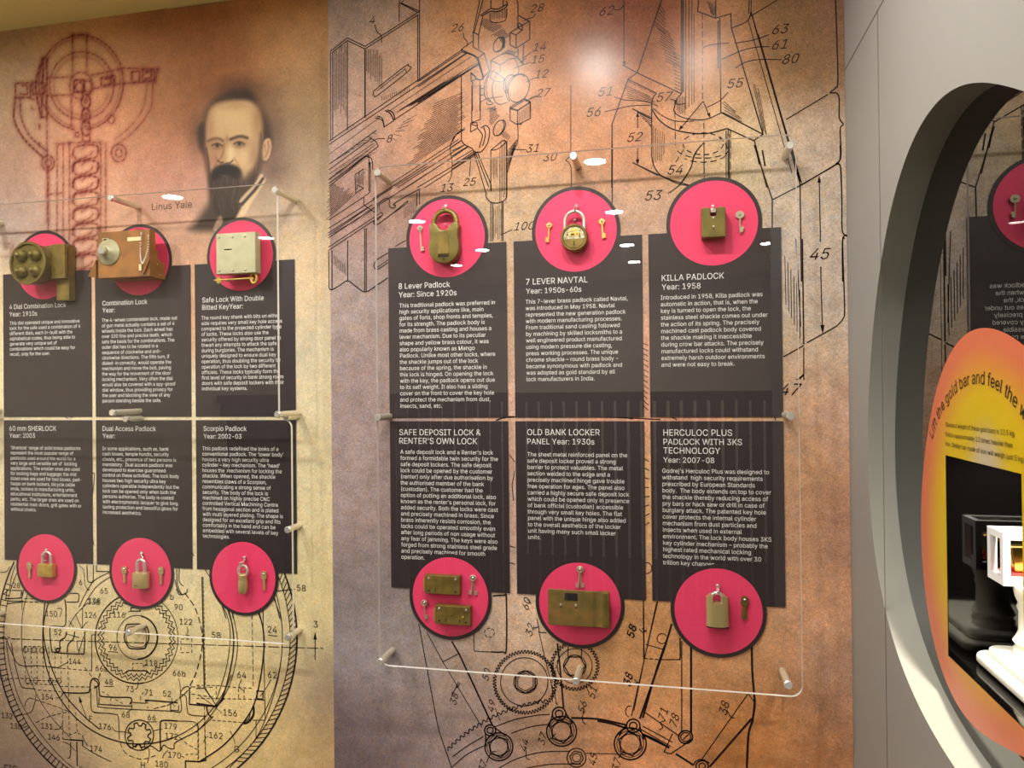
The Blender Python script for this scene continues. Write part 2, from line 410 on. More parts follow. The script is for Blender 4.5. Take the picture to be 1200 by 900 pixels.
# outlines of a plain sans-serif alphabet: character, advance, then the contours (1000 units per em)
GLYPHS = """
 188
&448|197,-7 150,-2 110,12 78,34 54,62 39,96 34,133 37,163 47,189 63,213 140,279 237,352 255,375 262,405 258,427 245,445 226,457 201,461 184,459 168,453 155,444 145,431 139,416 137,399 139,380 155,346 438,0 364,0 102,319 87,344 78,370 75,398 79,430 91,458 109,481 134,499 165,510 200,513 235,510 266,499 290,482 308,459 320,433 324,404 322,382 305,342 275,308 128,195 110,174 100,154 97,131 100,108 109,87 124,70 143,57 166,49 193,46 223,50 251,59 278,75 301,95 321,121 336,151 346,186 349,224 408,224 405,180 397,144 385,115 333,47 305,23 271,7 234,-3
'206|78,318 70,509 136,509 128,318
(273|89,207 92,264 114,384 132,441 153,494 177,539 236,539 191,428 161,313 151,207 160,115 188,16 236,-96 177,-96 139,-21 111,55 95,131
)273|37,-96 86,18 113,116 120,162 122,207 112,313 82,428 62,485 37,539 97,539 121,494 142,441 173,323 181,264 184,207 178,130 161,53 134,-22 97,-96
,188|38,-119 68,71 137,71 84,-119
-453|337,244 337,188 114,188 114,244
.188|95,-4 78,-1 63,9 53,24 50,41 53,59 63,73 78,83 95,87 113,83 128,73 138,59 141,41 138,24 128,9 113,-1
/249|235,533 71,-76 14,-76 178,533
0453|227,-7 174,1 130,24 95,62 69,113 53,178 48,254 53,330 69,395 95,447 130,484 174,508 227,516 279,508 323,484 358,447 384,395 400,330 405,254 400,178 384,113 359,62 323,24 279,1|227,50 261,56 290,74 313,103 330,144 340,194 344,254 340,314 330,365 313,405 290,435 261,453 227,460 192,453 163,435 140,405 123,365 113,314 109,254 113,194 123,144 140,103 163,74 192,56
1453|76,0 76,55 391,55 391,0|276,509 276,0 212,0 212,448 86,358 86,427 198,509
2453|64,0 64,47 282,282 311,327 318,348 320,371 317,397 308,419 293,436 273,449 250,457 224,460 196,457 172,447 153,433 139,413 130,390 127,362 66,362 71,405 86,442 111,473 143,496 182,511 225,516 268,511 306,497 337,474 361,445 376,411 381,372 371,318 357,290 336,259 267,180 153,60 153,57 389,57 389,0
3453|218,-7 173,-3 133,10 98,30 70,57 52,91 44,132 109,132 115,107 126,87 144,71 165,59 191,52 219,50 248,53 275,61 297,74 315,93 325,116 329,145 326,172 316,196 299,217 275,234 242,244 201,248 157,248 157,299 288,448 288,452 70,452 70,509 372,509 372,461 211,278 211,289 264,288 308,276 344,253 371,222 387,186 393,145 387,103 370,66 344,36 309,12 266,-2
4453|40,105 40,158 247,509 311,509 109,163 413,163 413,105|282,0 282,318 343,318 343,0
5453|221,-7 178,-2 140,11 108,32 83,60 66,93 60,130 122,130 127,108 138,89 154,73 173,60 196,52 221,50 250,53 276,64 298,82 314,104 324,131 328,162 324,193 314,221 297,244 275,262 248,273 218,277 192,275 145,258 128,246 67,253 96,509 366,509 366,452 151,452 136,301 155,315 178,325 229,334 263,330 294,321 321,306 345,285 364,260 379,231 388,199 391,163 385,117 369,76 343,41 309,15 268,-1
6453|226,-7 182,-1 142,15 109,40 84,74 69,115 64,162 68,199 80,239 102,285 252,509 322,509 151,261 145,261 165,288 179,299 214,312 235,314 278,309 316,295 346,271 370,240 384,201 389,157 384,112 368,73 343,39 310,14 271,-2|226,48 254,52 279,63 299,79 314,101 324,128 327,157 324,187 314,213 299,235 279,251 254,262 226,265 198,262 174,252 153,235 138,214 128,188 125,158 128,128 138,102 153,79 174,63 198,52
7453|97,0 323,452 62,452 62,509 391,509 391,449 165,0
8453|226,-7 178,-2 136,11 101,33 74,62 57,96 52,135 55,166 65,195 81,220 101,241 125,256 153,267 119,282 93,308 76,342 70,380 75,417 90,450 114,477 146,498 184,511 226,516 269,511 306,498 337,477 361,450 377,417 382,380 376,342 359,308 333,282 300,265 327,256 351,241 372,220 387,195 397,166 401,135 395,96 378,62 352,33 317,11 275,-2|226,49 258,52 285,60 307,74 323,91 333,113 337,139 333,165 322,189 305,208 283,223 256,232 226,235 196,232 169,223 147,208 130,189 119,165 115,139 119,113 129,91 145,74 167,60 195,52|226,290 252,292 274,300 293,313 307,330 316,351 319,376 316,399 308,420 294,437 275,449 252,457 226,460 200,457 177,449 159,437 145,420 136,399 133,376 136,351 145,330 159,313 178,300 201,292
9453|226,516 271,510 310,494 343,468 368,434 384,393 389,347 385,309 373,270 350,224 315,168 200,0 130,0 301,248 307,248 287,221 257,202 238,196 175,199 137,214 106,237 83,269 68,307 64,352 69,397 85,436 110,469 143,494 182,510|226,460 199,457 174,446 154,429 138,407 129,381 125,352 129,322 138,295 154,274 174,257 199,247 226,243 254,247 279,257 299,273 314,295 324,321 327,350 324,381 314,407 299,429 279,446 254,457
:188|95,-4 78,-1 63,9 53,24 50,41 53,59 63,73 78,83 95,87 113,83 128,73 138,59 141,41 138,24 128,9 113,-1|95,271 78,274 63,284 53,299 50,316 53,334 63,349 78,359 95,362 113,359 128,349 138,334 141,316 138,299 128,284 113,274
;188|38,-119 68,71 137,71 84,-119|103,271 86,274 71,284 61,299 58,316 61,334 71,349 86,359 103,362 121,359 136,349 146,334 149,316 146,299 136,284 121,274
A480|16,0 201,509 276,509 463,0 395,0 264,372 232,478 245,478 191,302 85,0|110,142 110,199 370,199 370,142
B456|60,0 60,509 241,509 289,504 329,491 359,469 381,442 394,410 398,374 395,344 387,320 373,301 356,286 315,267 315,262 339,257 363,245 385,227 402,203 414,173 418,136 413,100 400,67 377,39 344,18 301,4 247,0|125,57 245,57 296,63 330,80 349,105 355,137 352,161 342,184 327,203 306,218 279,228 248,231 125,231|125,285 238,285 265,288 288,296 308,309 323,326 333,348 336,372 330,403 313,429 283,446 240,452 125,452
C510|267,-7 205,1 150,25 104,63 70,115 48,179 40,254 48,329 70,393 104,445 150,484 205,508 267,516 305,513 340,504 373,490 402,471 427,447 448,418 463,385 473,348 408,348 401,373 375,413 337,440 315,449 267,456 223,450 184,432 150,403 125,364 109,314 103,254 109,194 125,145 151,105 184,76 223,59 267,53 315,60 357,81 375,96 401,136 408,160 473,160 463,124 448,91 428,62 402,38 373,19 341,5 305,-4
D502|219,0 96,0 96,57 215,57 272,63 318,81 354,110 379,149 394,198 399,255 394,312 379,361 354,399 320,428 275,446 221,452 93,452 93,509 225,509 294,501 353,478 399,441 433,391 455,329 462,255 455,181 433,119 398,68 351,31 291,8|125,509 125,0 60,0 60,509
E419|60,0 60,509 372,509 372,452 125,452 125,286 355,286 355,229 125,229 125,57 375,57 375,0
F410|60,0 60,509 369,509 369,452 125,452 125,278 346,278 346,221 125,221 125,0
G520|269,-7 205,1 149,25 104,64 69,116 47,179 40,254 47,329 69,393 103,445 149,484 203,508 265,516 304,513 340,504 374,489 403,469 429,445 449,416 465,384 474,349 408,349 387,393 356,427 337,439 291,454 265,456 222,450 183,432 150,404 125,364 109,314 103,254 109,194 125,145 151,105 184,76 224,59 269,53 309,57 345,71 374,93 396,123 410,160 415,202 434,199 283,199 283,256 478,256 478,200 471,141 451,91 419,50 377,19 326,0
H517|60,0 60,509 125,509 125,289 392,289 392,509 457,509 457,0 392,0 392,232 125,232 125,0
I300|31,0 31,57 118,57 118,452 31,452 31,509 269,509 269,452 183,452 183,57 269,57 269,0
J396|185,-7 124,3 75,33 44,81 33,145 33,173 98,173 98,145 104,104 122,74 149,56 185,50 220,56 248,74 266,104 272,145 272,509 336,509 336,145 326,81 294,33 246,3
K467|104,145 104,216 212,344 364,509 448,509 231,276 228,276|60,0 60,509 125,509 125,0|372,0 188,259 228,309 449,0
L393|60,0 60,509 125,509 125,57 361,57 361,0
M628|60,0 60,509 152,509 322,49 307,49 352,187 476,509 568,509 568,0 504,0 507,457 513,457 456,291 342,0 286,0 112,457 119,457 122,0
N523|60,0 60,509 136,509 388,107 414,55 405,54 399,195 399,509 463,509 463,0 387,0 108,452 119,454 125,291 125,0
O533|267,-7 205,1 150,25 105,63 70,115 48,179 40,254 48,329 70,393 105,445 150,484 205,508 267,516 329,508 384,484 429,445 464,393 486,329 493,254 486,179 464,115 429,63 384,25 329,1|267,53 310,59 349,76 383,105 408,144 425,194 430,254 425,314 408,365 383,404 349,433 310,450 267,456 223,450 184,433 151,404 125,364 109,314 103,254 109,194 125,144 151,105 184,76 223,59
P445|60,0 60,509 235,509 289,503 332,487 366,462 390,430 404,391 409,348 404,304 390,265 366,233 332,207 289,191 235,186 109,186 109,242 233,242 269,246 297,256 318,272 333,294 342,319 344,348 342,376 333,402 318,423 297,439 268,449 232,452 125,452 125,0
Q533|245,159 313,159 468,-48 401,-48|267,-7 205,1 150,25 105,63 70,115 48,179 40,254 48,329 70,393 105,445 150,484 205,508 267,516 329,508 384,484 429,445 464,393 486,329 493,254 486,179 464,115 429,63 384,25 329,1|267,53 310,59 349,76 383,105 408,144 425,194 430,254 425,314 408,365 383,404 349,433 310,450 267,456 223,450 184,433 151,404 125,364 109,314 103,254 109,194 125,144 151,105 184,76 223,59
R449|60,0 60,509 236,509 290,504 333,489 367,465 390,433 405,395 409,352 405,309 390,271 367,240 333,217 289,203 236,198 96,198 96,255 234,255 269,258 298,267 319,281 334,300 342,324 345,352 342,380 334,405 319,425 298,440 269,449 233,452 125,452 125,0|353,0 230,229 303,229 428,0
S447|224,-9 172,-4 128,9 91,31 64,60 46,96 38,137 104,137 110,110 123,88 142,71 166,59 194,52 224,49 257,52 286,60 311,74 329,92 341,114 346,139 342,161 332,179 296,205 184,239 128,260 86,289 60,326 52,372 58,413 75,448 102,476 138,498 180,511 227,516 275,511 316,498 351,476 377,449 394,415 401,378 337,378 326,412 302,437 267,453 225,459 194,456 167,448 145,435 129,418 118,398 115,376 119,352 131,334 148,319 212,293 312,264 359,238 379,220 395,198 405,171 408,139 403,99 386,64 360,34 323,11 278,-4
T449|32,452 32,509 417,509 417,452 257,452 257,0 193,0 193,452
U517|259,-8 203,-2 154,15 114,43 85,80 66,124 60,173 60,509 124,509 124,178 128,144 141,113 160,87 187,68 220,56 259,52 298,56 331,68 357,87 377,113 389,144 393,178 393,509 457,509 457,173 451,124 433,80 403,43 363,15 315,-2
V480|204,0 16,509 84,509 248,31 235,31 290,206 395,509 463,509 278,0
W686|155,0 16,509 82,509 197,40 189,40 224,196 306,509 380,509 497,40 488,40 523,196 603,509 670,509 530,0 455,0 351,391 336,475 350,475 318,323 230,0
X474|18,0 217,284 217,236 29,509 104,509 233,312 243,292 232,292 298,400 374,509 446,509 259,239 259,287 456,0 382,0 230,231 244,231 182,129 91,0
Y472|203,0 203,208 16,509 91,509 222,292 250,230 224,230 251,293 381,509 455,509 268,208 268,0
Z438|42,0 42,46 341,476 348,454 40,452 40,509 397,509 397,462 97,33 90,54 399,57 399,0
a389|160,-9 126,-5 94,5 68,22 48,45 35,73 30,108 34,138 43,161 58,179 78,193 125,211 252,230 265,235 273,243 276,257 267,297 256,311 240,322 220,329 196,331 171,329 132,313 107,288 100,274 41,291 57,322 79,346 104,364 133,375 163,382 215,383 263,372 286,360 306,343 322,320 333,290 337,251 337,0 277,0 277,52 272,52 252,25 236,12 215,1 190,-6|170,45 202,49 228,59 248,74 263,93 272,115 276,138 276,190 134,159 103,139 95,124 92,105 94,87 102,72 130,52
b424|229,-8 198,-5 172,4 138,31 118,59 112,59 112,0 53,0 53,509 114,509 114,319 118,319 137,346 171,373 197,381 229,384 274,378 313,361 345,332 370,293 385,245 390,189 385,133 370,84 346,45 313,16 274,-2|220,47 253,51 279,66 301,88 316,117 325,151 328,189 325,227 316,261 301,290 280,311 253,325 220,330 188,325 161,312 140,291 125,263 116,229 113,189 116,150 125,115 140,86 162,65 188,51
c396|207,-8 159,-2 117,16 82,46 56,85 40,133 34,187 40,243 56,291 82,330 117,360 159,378 207,384 234,383 284,368 324,341 353,301 362,277 303,262 281,301 257,319 226,329 207,330 173,325 145,310 124,287 108,258 99,224 96,187 99,151 108,117 124,89 145,66 173,51 207,46 243,52 271,66 292,89 304,117 363,102 354,78 341,56 325,37 306,21 261,-1
d424|195,-8 151,-2 111,16 79,45 55,84 39,133 34,189 39,245 55,293 79,332 112,361 151,378 196,384 228,381 253,373 287,346 306,319 311,319 311,509 372,509 372,0 313,0 313,59 307,59 287,31 252,4 227,-5|205,47 236,51 263,65 284,86 299,115 309,150 312,189 309,229 300,263 284,291 263,312 237,325 205,330 172,325 145,311 124,290 108,261 99,227 96,189 99,151 109,117 124,88 145,66 172,51
e404|212,-8 161,-2 117,16 82,46 56,85 40,132 34,187 39,242 55,290 81,329 115,359 157,378 205,384 236,382 266,374 294,361 319,341 341,315 357,282 368,242 371,169 75,169 75,221 338,221 310,202 307,237 298,269 283,294 263,314 237,326 205,330 173,326 146,313 125,294 109,270 99,241 96,178 100,139 110,106 128,80 151,61 179,50 212,46 254,53 271,61 297,88 306,105 365,91 353,63 335,39 311,19 283,4 249,-5
f254|228,379 228,327 6,327 6,379|81,0 81,432 84,461 96,486 113,505 135,519 161,527 207,529 243,521 227,468 195,474 171,470 154,460 145,443 142,419 142,0
g425|207,-151 168,-148 134,-140 105,-127 82,-110 64,-91 51,-69 101,-41 136,-78 154,-88 178,-95 207,-97 249,-92 282,-75 304,-47 311,-6 311,68 306,68 287,41 252,16 227,8 195,5 152,10 113,27 80,53 55,90 39,136 34,191 39,246 55,293 80,332 112,361 152,378 196,384 228,382 253,373 288,346 308,319 313,319 313,379 372,379 372,-9 367,-54 350,-90 324,-117 291,-136 251,-147|205,59 237,63 264,75 285,95 300,121 309,154 312,193 309,231 300,264 285,291 264,312 237,325 205,330 172,325 145,312 124,290 109,262 99,229 96,193 99,155 109,123 124,96 145,76 172,63
h410|114,227 114,0 53,0 53,509 114,509 114,287 102,287 124,332 152,362 187,379 227,384 264,380 295,369 321,349 341,321 353,285 357,240 357,0 296,0 296,235 290,275 273,304 246,323 210,329 184,326 161,317 141,303 126,283 117,257
i167|53,0 53,379 114,379 114,0|84,443 67,446 54,455 44,468 41,483 44,499 54,512 67,521 84,524 100,521 114,512 123,499 126,483 123,468 114,455 100,446
j167|53,379 114,379 114,-30 111,-63 102,-90 86,-113 65,-129 37,-139 -10,-143 -10,-87 25,-83 40,-72 50,-54 53,-29|83,443 67,446 53,455 44,468 41,483 44,499 53,512 67,521 83,524 100,521 114,512 123,499 126,483 123,468 114,455 100,446
k381|110,137 110,212 121,212 284,379 360,379 184,199 177,199|53,0 53,509 114,509 114,0|294,0 148,186 191,229 372,0
l189|101,3 74,20 58,47 53,84 53,509 114,509 115,77 120,62 130,54 170,54 181,3 151,-2
m610|53,0 53,379 112,379 112,295 108,295 118,323 132,346 151,363 172,376 195,384 219,386 257,380 287,361 309,331 321,295 312,295 322,321 337,343 357,361 381,375 407,383 437,386 468,383 497,372 522,354 541,328 553,296 557,255 557,0 496,0 496,254 490,289 473,313 447,326 419,330 395,328 374,320 358,307 345,290 338,270 335,247 335,0 274,0 274,260 269,288 253,311 229,326 199,330 178,328 158,320 140,307 126,289 117,266 114,238 114,0
n410|114,227 114,0 53,0 53,379 112,379 112,287 102,287 124,332 152,362 187,379 227,384 264,380 295,369 321,349 341,321 353,285 357,240 357,0 296,0 296,235 290,275 273,304 246,323 210,329 184,326 161,317 141,303 126,283 117,257
o415|207,-8 159,-2 117,16 82,46 56,85 40,133 34,187 40,243 56,291 82,330 117,360 159,378 207,384 256,378 299,360 333,330 359,291 376,243 381,187 376,133 359,85 333,46 299,16 256,-2|207,46 242,51 270,66 292,89 307,117 316,151 319,187 316,224 307,258 292,287 270,310 242,325 207,330 173,325 145,310 124,287 108,258 99,224 96,187 99,151 108,117 124,89 145,66 173,51
p424|53,-143 53,379 112,379 112,319 118,319 137,346 171,373 197,381 229,384 274,378 313,361 345,332 370,293 385,245 390,189 385,133 370,84 346,45 313,16 274,-2 229,-8 198,-5 173,4 138,31 118,59 114,59 114,-143|220,47 253,51 279,66 301,88 316,117 325,151 328,189 325,227 316,261 301,290 280,311 253,325 220,330 188,325 161,312 140,291 125,263 116,229 113,189 116,150 125,115 140,86 162,65 188,51
q424|372,-143 311,-143 311,59 306,59 287,31 252,4 227,-5 195,-8 151,-2 111,16 79,45 55,84 39,133 34,189 39,245 55,293 79,332 112,361 151,378 196,384 228,381 253,373 287,346 307,319 313,319 313,379 372,379|205,47 236,51 263,65 284,86 299,115 309,150 312,189 309,229 300,263 284,291 263,312 237,325 205,330 172,325 145,311 124,290 108,261 99,227 96,189 99,151 109,117 124,88 145,66 172,51
r259|53,0 53,379 112,379 112,321 115,321 130,347 152,367 181,380 243,384 243,322 207,326 182,323 159,315 140,301 126,284 117,262 114,237 114,0
s365|182,-8 145,-5 112,3 84,18 62,38 45,63 36,94 94,107 105,79 124,60 150,49 181,45 217,50 244,62 262,81 268,103 265,121 254,136 237,147 149,170 104,186 72,208 53,237 47,274 51,305 65,332 87,354 115,370 149,381 187,384 223,381 254,372 279,358 299,339 314,316 324,290 268,277 258,298 243,316 219,328 187,333 156,329 131,317 114,299 109,277 112,258 124,243 144,232 275,194 306,171 325,142 331,107 326,75 312,47 290,24 260,6 223,-5
t227|204,379 204,327 6,327 6,379|65,471 126,471 128,76 136,61 150,53 202,54 213,2 168,-4 125,2 92,21 72,52 65,93
u410|182,-5 146,-1 115,11 89,31 69,59 57,95 53,139 53,379 114,379 114,144 119,105 137,75 164,56 200,50 226,53 249,62 268,77 283,97 293,122 296,153 296,379 357,379 357,0 298,0 298,92 307,92 286,47 257,17 222,0
v389|163,0 17,379 84,379 187,87 206,21 184,21 224,155 305,379 371,379 226,0
w567|138,0 23,379 87,379 165,91 175,41 165,41 206,214 252,379 316,379 392,91 402,41 391,41 434,214 480,379 545,379 429,0 368,0 277,338 291,338 248,172 199,0
x379|21,0 171,218 171,171 29,379 100,379 207,206 175,206 233,306 282,379 352,379 209,169 209,214 358,0 287,0 173,182 205,182 148,85 91,0
y389|47,-139 61,-86 88,-90 104,-89 118,-84 130,-74 151,-36 163,-1 17,379 84,379 187,87 206,21 184,21 224,155 305,379 371,379 204,-58 177,-107 159,-124 139,-136 117,-143 77,-145
z380|42,0 42,46 254,323 48,323 48,379 333,379 333,331 126,60 126,56 339,56 339,0
–350|350,244 350,188 0,188 0,244
"""
ALPHA = {}
for row in GLYPHS.strip('\n').split('\n'):
    head, *loops = row[1:].split('|')
    ALPHA[row[0]] = (int(head)/1000.0, [[tuple(int(q)/1000.0 for q in p_.split(',')) for p_ in lp_.split(' ')] for lp_ in loops])
_gc = {}
def glyph(ch):
    """triangles of one character"""
    if ch not in _gc:
        a, loops = ALPHA[ch]
        flat = [p_ for lp_ in loops for p_ in lp_]
        area = lambda l_: sum(l_[q][0]*l_[(q+1) % len(l_)][1]-l_[(q+1) % len(l_)][0]*l_[q][1] for q in range(len(l_)))
        sg_ = max((area(l_) for l_ in loops), key=abs, default=1) > 0
        start = [sum(len(l_) for l_ in loops[:q]) for q in range(len(loops))]
        outer = [q for q in range(len(loops)) if (area(loops[q]) > 0) == sg_]
        out_ = []
        for q in outer:                                   # strokes may overlap: fill each outer contour with its own holes
            grp = [q]
            for h in range(len(loops)):
                if h in outer: continue
                px, py = np.array([loops[h][0][0]]), np.array([loops[h][0][1]])
                own = [o_ for o_ in outer if inside(px, py, loops[o_])[0]]
                if own and min(own, key=lambda o_: abs(area(loops[o_]))) == q: grp.append(h)
            idx = [start[g_]+n_ for g_ in grp for n_ in range(len(loops[g_]))]
            for t in tessellate_polygon([[Vector((x, y, 0)) for x, y in loops[g_]] for g_ in grp]):
                t = tuple(idx[n_] for n_ in t)
                p0, p1, p2 = (flat[n_] for n_ in t)
                out_.append(t if (p1[0]-p0[0])*(p2[1]-p0[1])-(p2[0]-p0[0])*(p1[1]-p0[1]) > 0 else t[::-1])
        _gc[ch] = (a, flat, out_)
    return _gc[ch]
_tc = {}
def text_arrays(body, shear=0.0):
    """flat triangles of a line of lettering, size 1, baseline at 0"""
    key = (body, shear)
    if key not in _tc:
        V = []; Fc = []; x = 0.0
        for ch in body:
            a, flat, tris = glyph(ch)
            n = len(V)
            V += [(x+px+shear*py, py) for px, py in flat]
            Fc += [tuple(q+n for q in t) for t in tris]
            x += a
        _tc[key] = (V, Fc)
    return _tc[key]
def extent(V):
    xs = [v[0] for v in V]; ys = [v[1] for v in V]
    return min(xs), max(xs), min(ys), max(ys)
def put_text(mb, V, Fc, x, z, sx, sz, y, rot=0.0):
    c, s_ = cos(rot), sin(rot)
    mb.add([(x+(vx*sx)*c-(vy*sz)*s_, y, z+(vx*sx)*s_+(vy*sz)*c) for vx, vy in V], Fc)


# ------------------------------------------------------------------ room shell
def slab(name, x0, x1, y0, y1, z0, z1, m):
    return struct(MB().box(x0, x1, y0, y1, z0, z1).build(name, m))
slab('floor', -3.5, 2.7, -3.8, 1.95, -0.1, 0.0, 'floor')
slab('ceiling', -3.5, 2.7, -3.8, 1.95, CEIL, CEIL+0.1, 'ceiling')
slab('wall_back', -3.5, 2.7, 1.625, 1.75, 0.0, CEIL, 'room')
slab('wall_left', -3.5, -3.4, -3.8, 1.625, 0.0, CEIL, 'room')
slab('wall_front', -3.4, 2.7, -3.8, -3.7, 0.0, CEIL, 'room')
slab('wall_far_right', 2.6, 2.7, -3.7, 1.625, 0.0, CEIL, 'room')

# grey wall on the right with its round opening
def harm(th, k):
    r = k[0]
    for i in range(2, 6):
        r += k[2*i-3]*cos(i*th)+k[2*i-2]*sin(i*th)
    return r
HOLE = [0.4252, -0.0025, -0.0034, -0.0097, -0.004, -0.0011, -0.0121, 0.0003, 0.0048]
SIGN = [0.2598, -0.0059, -0.0071, -0.0055, -0.007, -0.0051, 0.0005, 0.0035, 0.0015]
HC = (1.0, 1.481)
SC = (1.03, 1.352)
NA = 120
hole = [(HC[0]+harm(2*pi*i/NA, HOLE)*cos(2*pi*i/NA), HC[1]+harm(2*pi*i/NA, HOLE)*sin(2*pi*i/NA)) for i in range(NA)]
Y0W, Y1W = 0.30, 1.625
def outer_hit(th, y0, y1, z0, z1, c):
    dx, dz = cos(th), sin(th)
    t = 1e9
    if dx > 1e-9: t = min(t, (y1-c[0])/dx)
    if dx < -1e-9: t = min(t, (y0-c[0])/dx)
    if dz > 1e-9: t = min(t, (z1-c[1])/dz)
    if dz < -1e-9: t = min(t, (z0-c[1])/dz)
    return (c[0]+dx*t, c[1]+dz*t)
def plate_with_hole(mb, X, inner, c, y0, y1, z0, z1):
    """flat plate in the plane x=X with a hole; corners added"""
    ang = sorted(set([atan2(p[1]-c[1], p[0]-c[0]) for p in inner]))
    cor = [(y0, z0), (y1, z0), (y1, z1), (y0, z1)]
    n = len(inner)
    out = [outer_hit(atan2(p[1]-c[1], p[0]-c[0]), y0, y1, z0, z1, c) for p in inner]
    v = [(X, p[0], p[1]) for p in inner]+[(X, p[0], p[1]) for p in out]
    f = []
    for i in range(n):
        j = (i+1) % n
        a, b = out[i], out[j]
        same = abs(a[0]-b[0]) < 1e-6 or abs(a[1]-b[1]) < 1e-6
        if same:
            f.append((i, i+n, j+n, j))
        else:
            q = min(cor, key=lambda q: hypot(q[0]-(a[0]+b[0])/2, q[1]-(a[1]+b[1])/2))
            v.append((X, q[0], q[1]))
            f.append((i, i+n, len(v)-1, j+n, j))
    mb.add(v, f)
mb = MB()
plate_with_hole(mb, X_R, hole, HC, Y0W, Y1W, 0.0, CEIL)
mb.add([(X_R, Y0W, 0), (X_R, Y0W, CEIL), (0.95, Y0W, CEIL), (0.95, Y0W, 0)], [(0, 1, 2, 3)])
mb.add([(0.95, Y0W, 0), (0.95, Y0W, CEIL), (0.95, Y1W, CEIL), (0.95, Y1W, 0)], [(0, 1, 2, 3)])
wr = struct(mb.build('wall_right', 'wall_grey'))
jo = MB().box(X_R-0.0006, X_R, 1.3165, 1.3180, 0, 2.177)
struct(jo.build('trim_1', 'groove'))
jo = MB().box(X_R-0.0006, X_R, Y0W, D_R, 2.1765, 2.1785)
struct(jo.build('trim_2', 'groove'))


# ------------------------------------------------------------------ murals: print colours, tuned per point with some light and shade baked in
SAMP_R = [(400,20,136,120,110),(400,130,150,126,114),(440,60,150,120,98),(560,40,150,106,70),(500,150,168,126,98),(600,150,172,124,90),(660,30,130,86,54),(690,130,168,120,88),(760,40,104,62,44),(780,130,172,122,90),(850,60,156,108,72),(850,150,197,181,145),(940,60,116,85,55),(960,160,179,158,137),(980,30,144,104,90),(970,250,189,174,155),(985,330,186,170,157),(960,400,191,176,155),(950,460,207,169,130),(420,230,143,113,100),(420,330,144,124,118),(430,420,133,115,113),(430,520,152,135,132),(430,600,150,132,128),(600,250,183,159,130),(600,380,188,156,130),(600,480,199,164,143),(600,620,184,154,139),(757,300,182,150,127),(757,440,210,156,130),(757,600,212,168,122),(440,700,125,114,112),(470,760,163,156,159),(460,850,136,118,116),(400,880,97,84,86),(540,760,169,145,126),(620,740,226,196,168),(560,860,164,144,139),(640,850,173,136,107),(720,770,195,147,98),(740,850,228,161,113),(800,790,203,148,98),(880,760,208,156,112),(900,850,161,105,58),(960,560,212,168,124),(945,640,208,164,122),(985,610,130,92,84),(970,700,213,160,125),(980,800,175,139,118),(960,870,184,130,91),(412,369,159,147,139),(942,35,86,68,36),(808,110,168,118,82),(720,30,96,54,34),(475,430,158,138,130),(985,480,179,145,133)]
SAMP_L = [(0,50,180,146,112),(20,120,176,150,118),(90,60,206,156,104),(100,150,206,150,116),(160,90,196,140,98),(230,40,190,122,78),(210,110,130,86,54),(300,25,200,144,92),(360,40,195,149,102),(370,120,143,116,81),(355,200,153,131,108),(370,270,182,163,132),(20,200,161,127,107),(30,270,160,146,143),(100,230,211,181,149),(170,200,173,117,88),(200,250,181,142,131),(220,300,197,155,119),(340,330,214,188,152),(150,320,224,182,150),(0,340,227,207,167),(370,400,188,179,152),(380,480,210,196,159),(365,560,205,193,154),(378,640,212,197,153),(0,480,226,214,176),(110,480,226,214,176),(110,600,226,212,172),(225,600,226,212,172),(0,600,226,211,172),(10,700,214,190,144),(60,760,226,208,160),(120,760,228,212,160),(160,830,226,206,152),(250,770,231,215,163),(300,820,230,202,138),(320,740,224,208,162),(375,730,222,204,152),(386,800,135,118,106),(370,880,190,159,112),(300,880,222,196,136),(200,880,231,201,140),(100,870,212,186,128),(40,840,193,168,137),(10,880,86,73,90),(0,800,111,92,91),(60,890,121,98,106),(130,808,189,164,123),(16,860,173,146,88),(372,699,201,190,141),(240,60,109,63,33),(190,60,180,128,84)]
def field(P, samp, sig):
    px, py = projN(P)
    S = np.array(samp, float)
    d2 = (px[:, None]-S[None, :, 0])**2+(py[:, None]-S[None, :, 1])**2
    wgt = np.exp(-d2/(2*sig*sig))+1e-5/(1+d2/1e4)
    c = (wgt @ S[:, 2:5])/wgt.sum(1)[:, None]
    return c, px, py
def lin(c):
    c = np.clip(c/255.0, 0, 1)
    return np.where(c <= 0.04045, c/12.92, ((c+0.055)/1.055)**2.4)
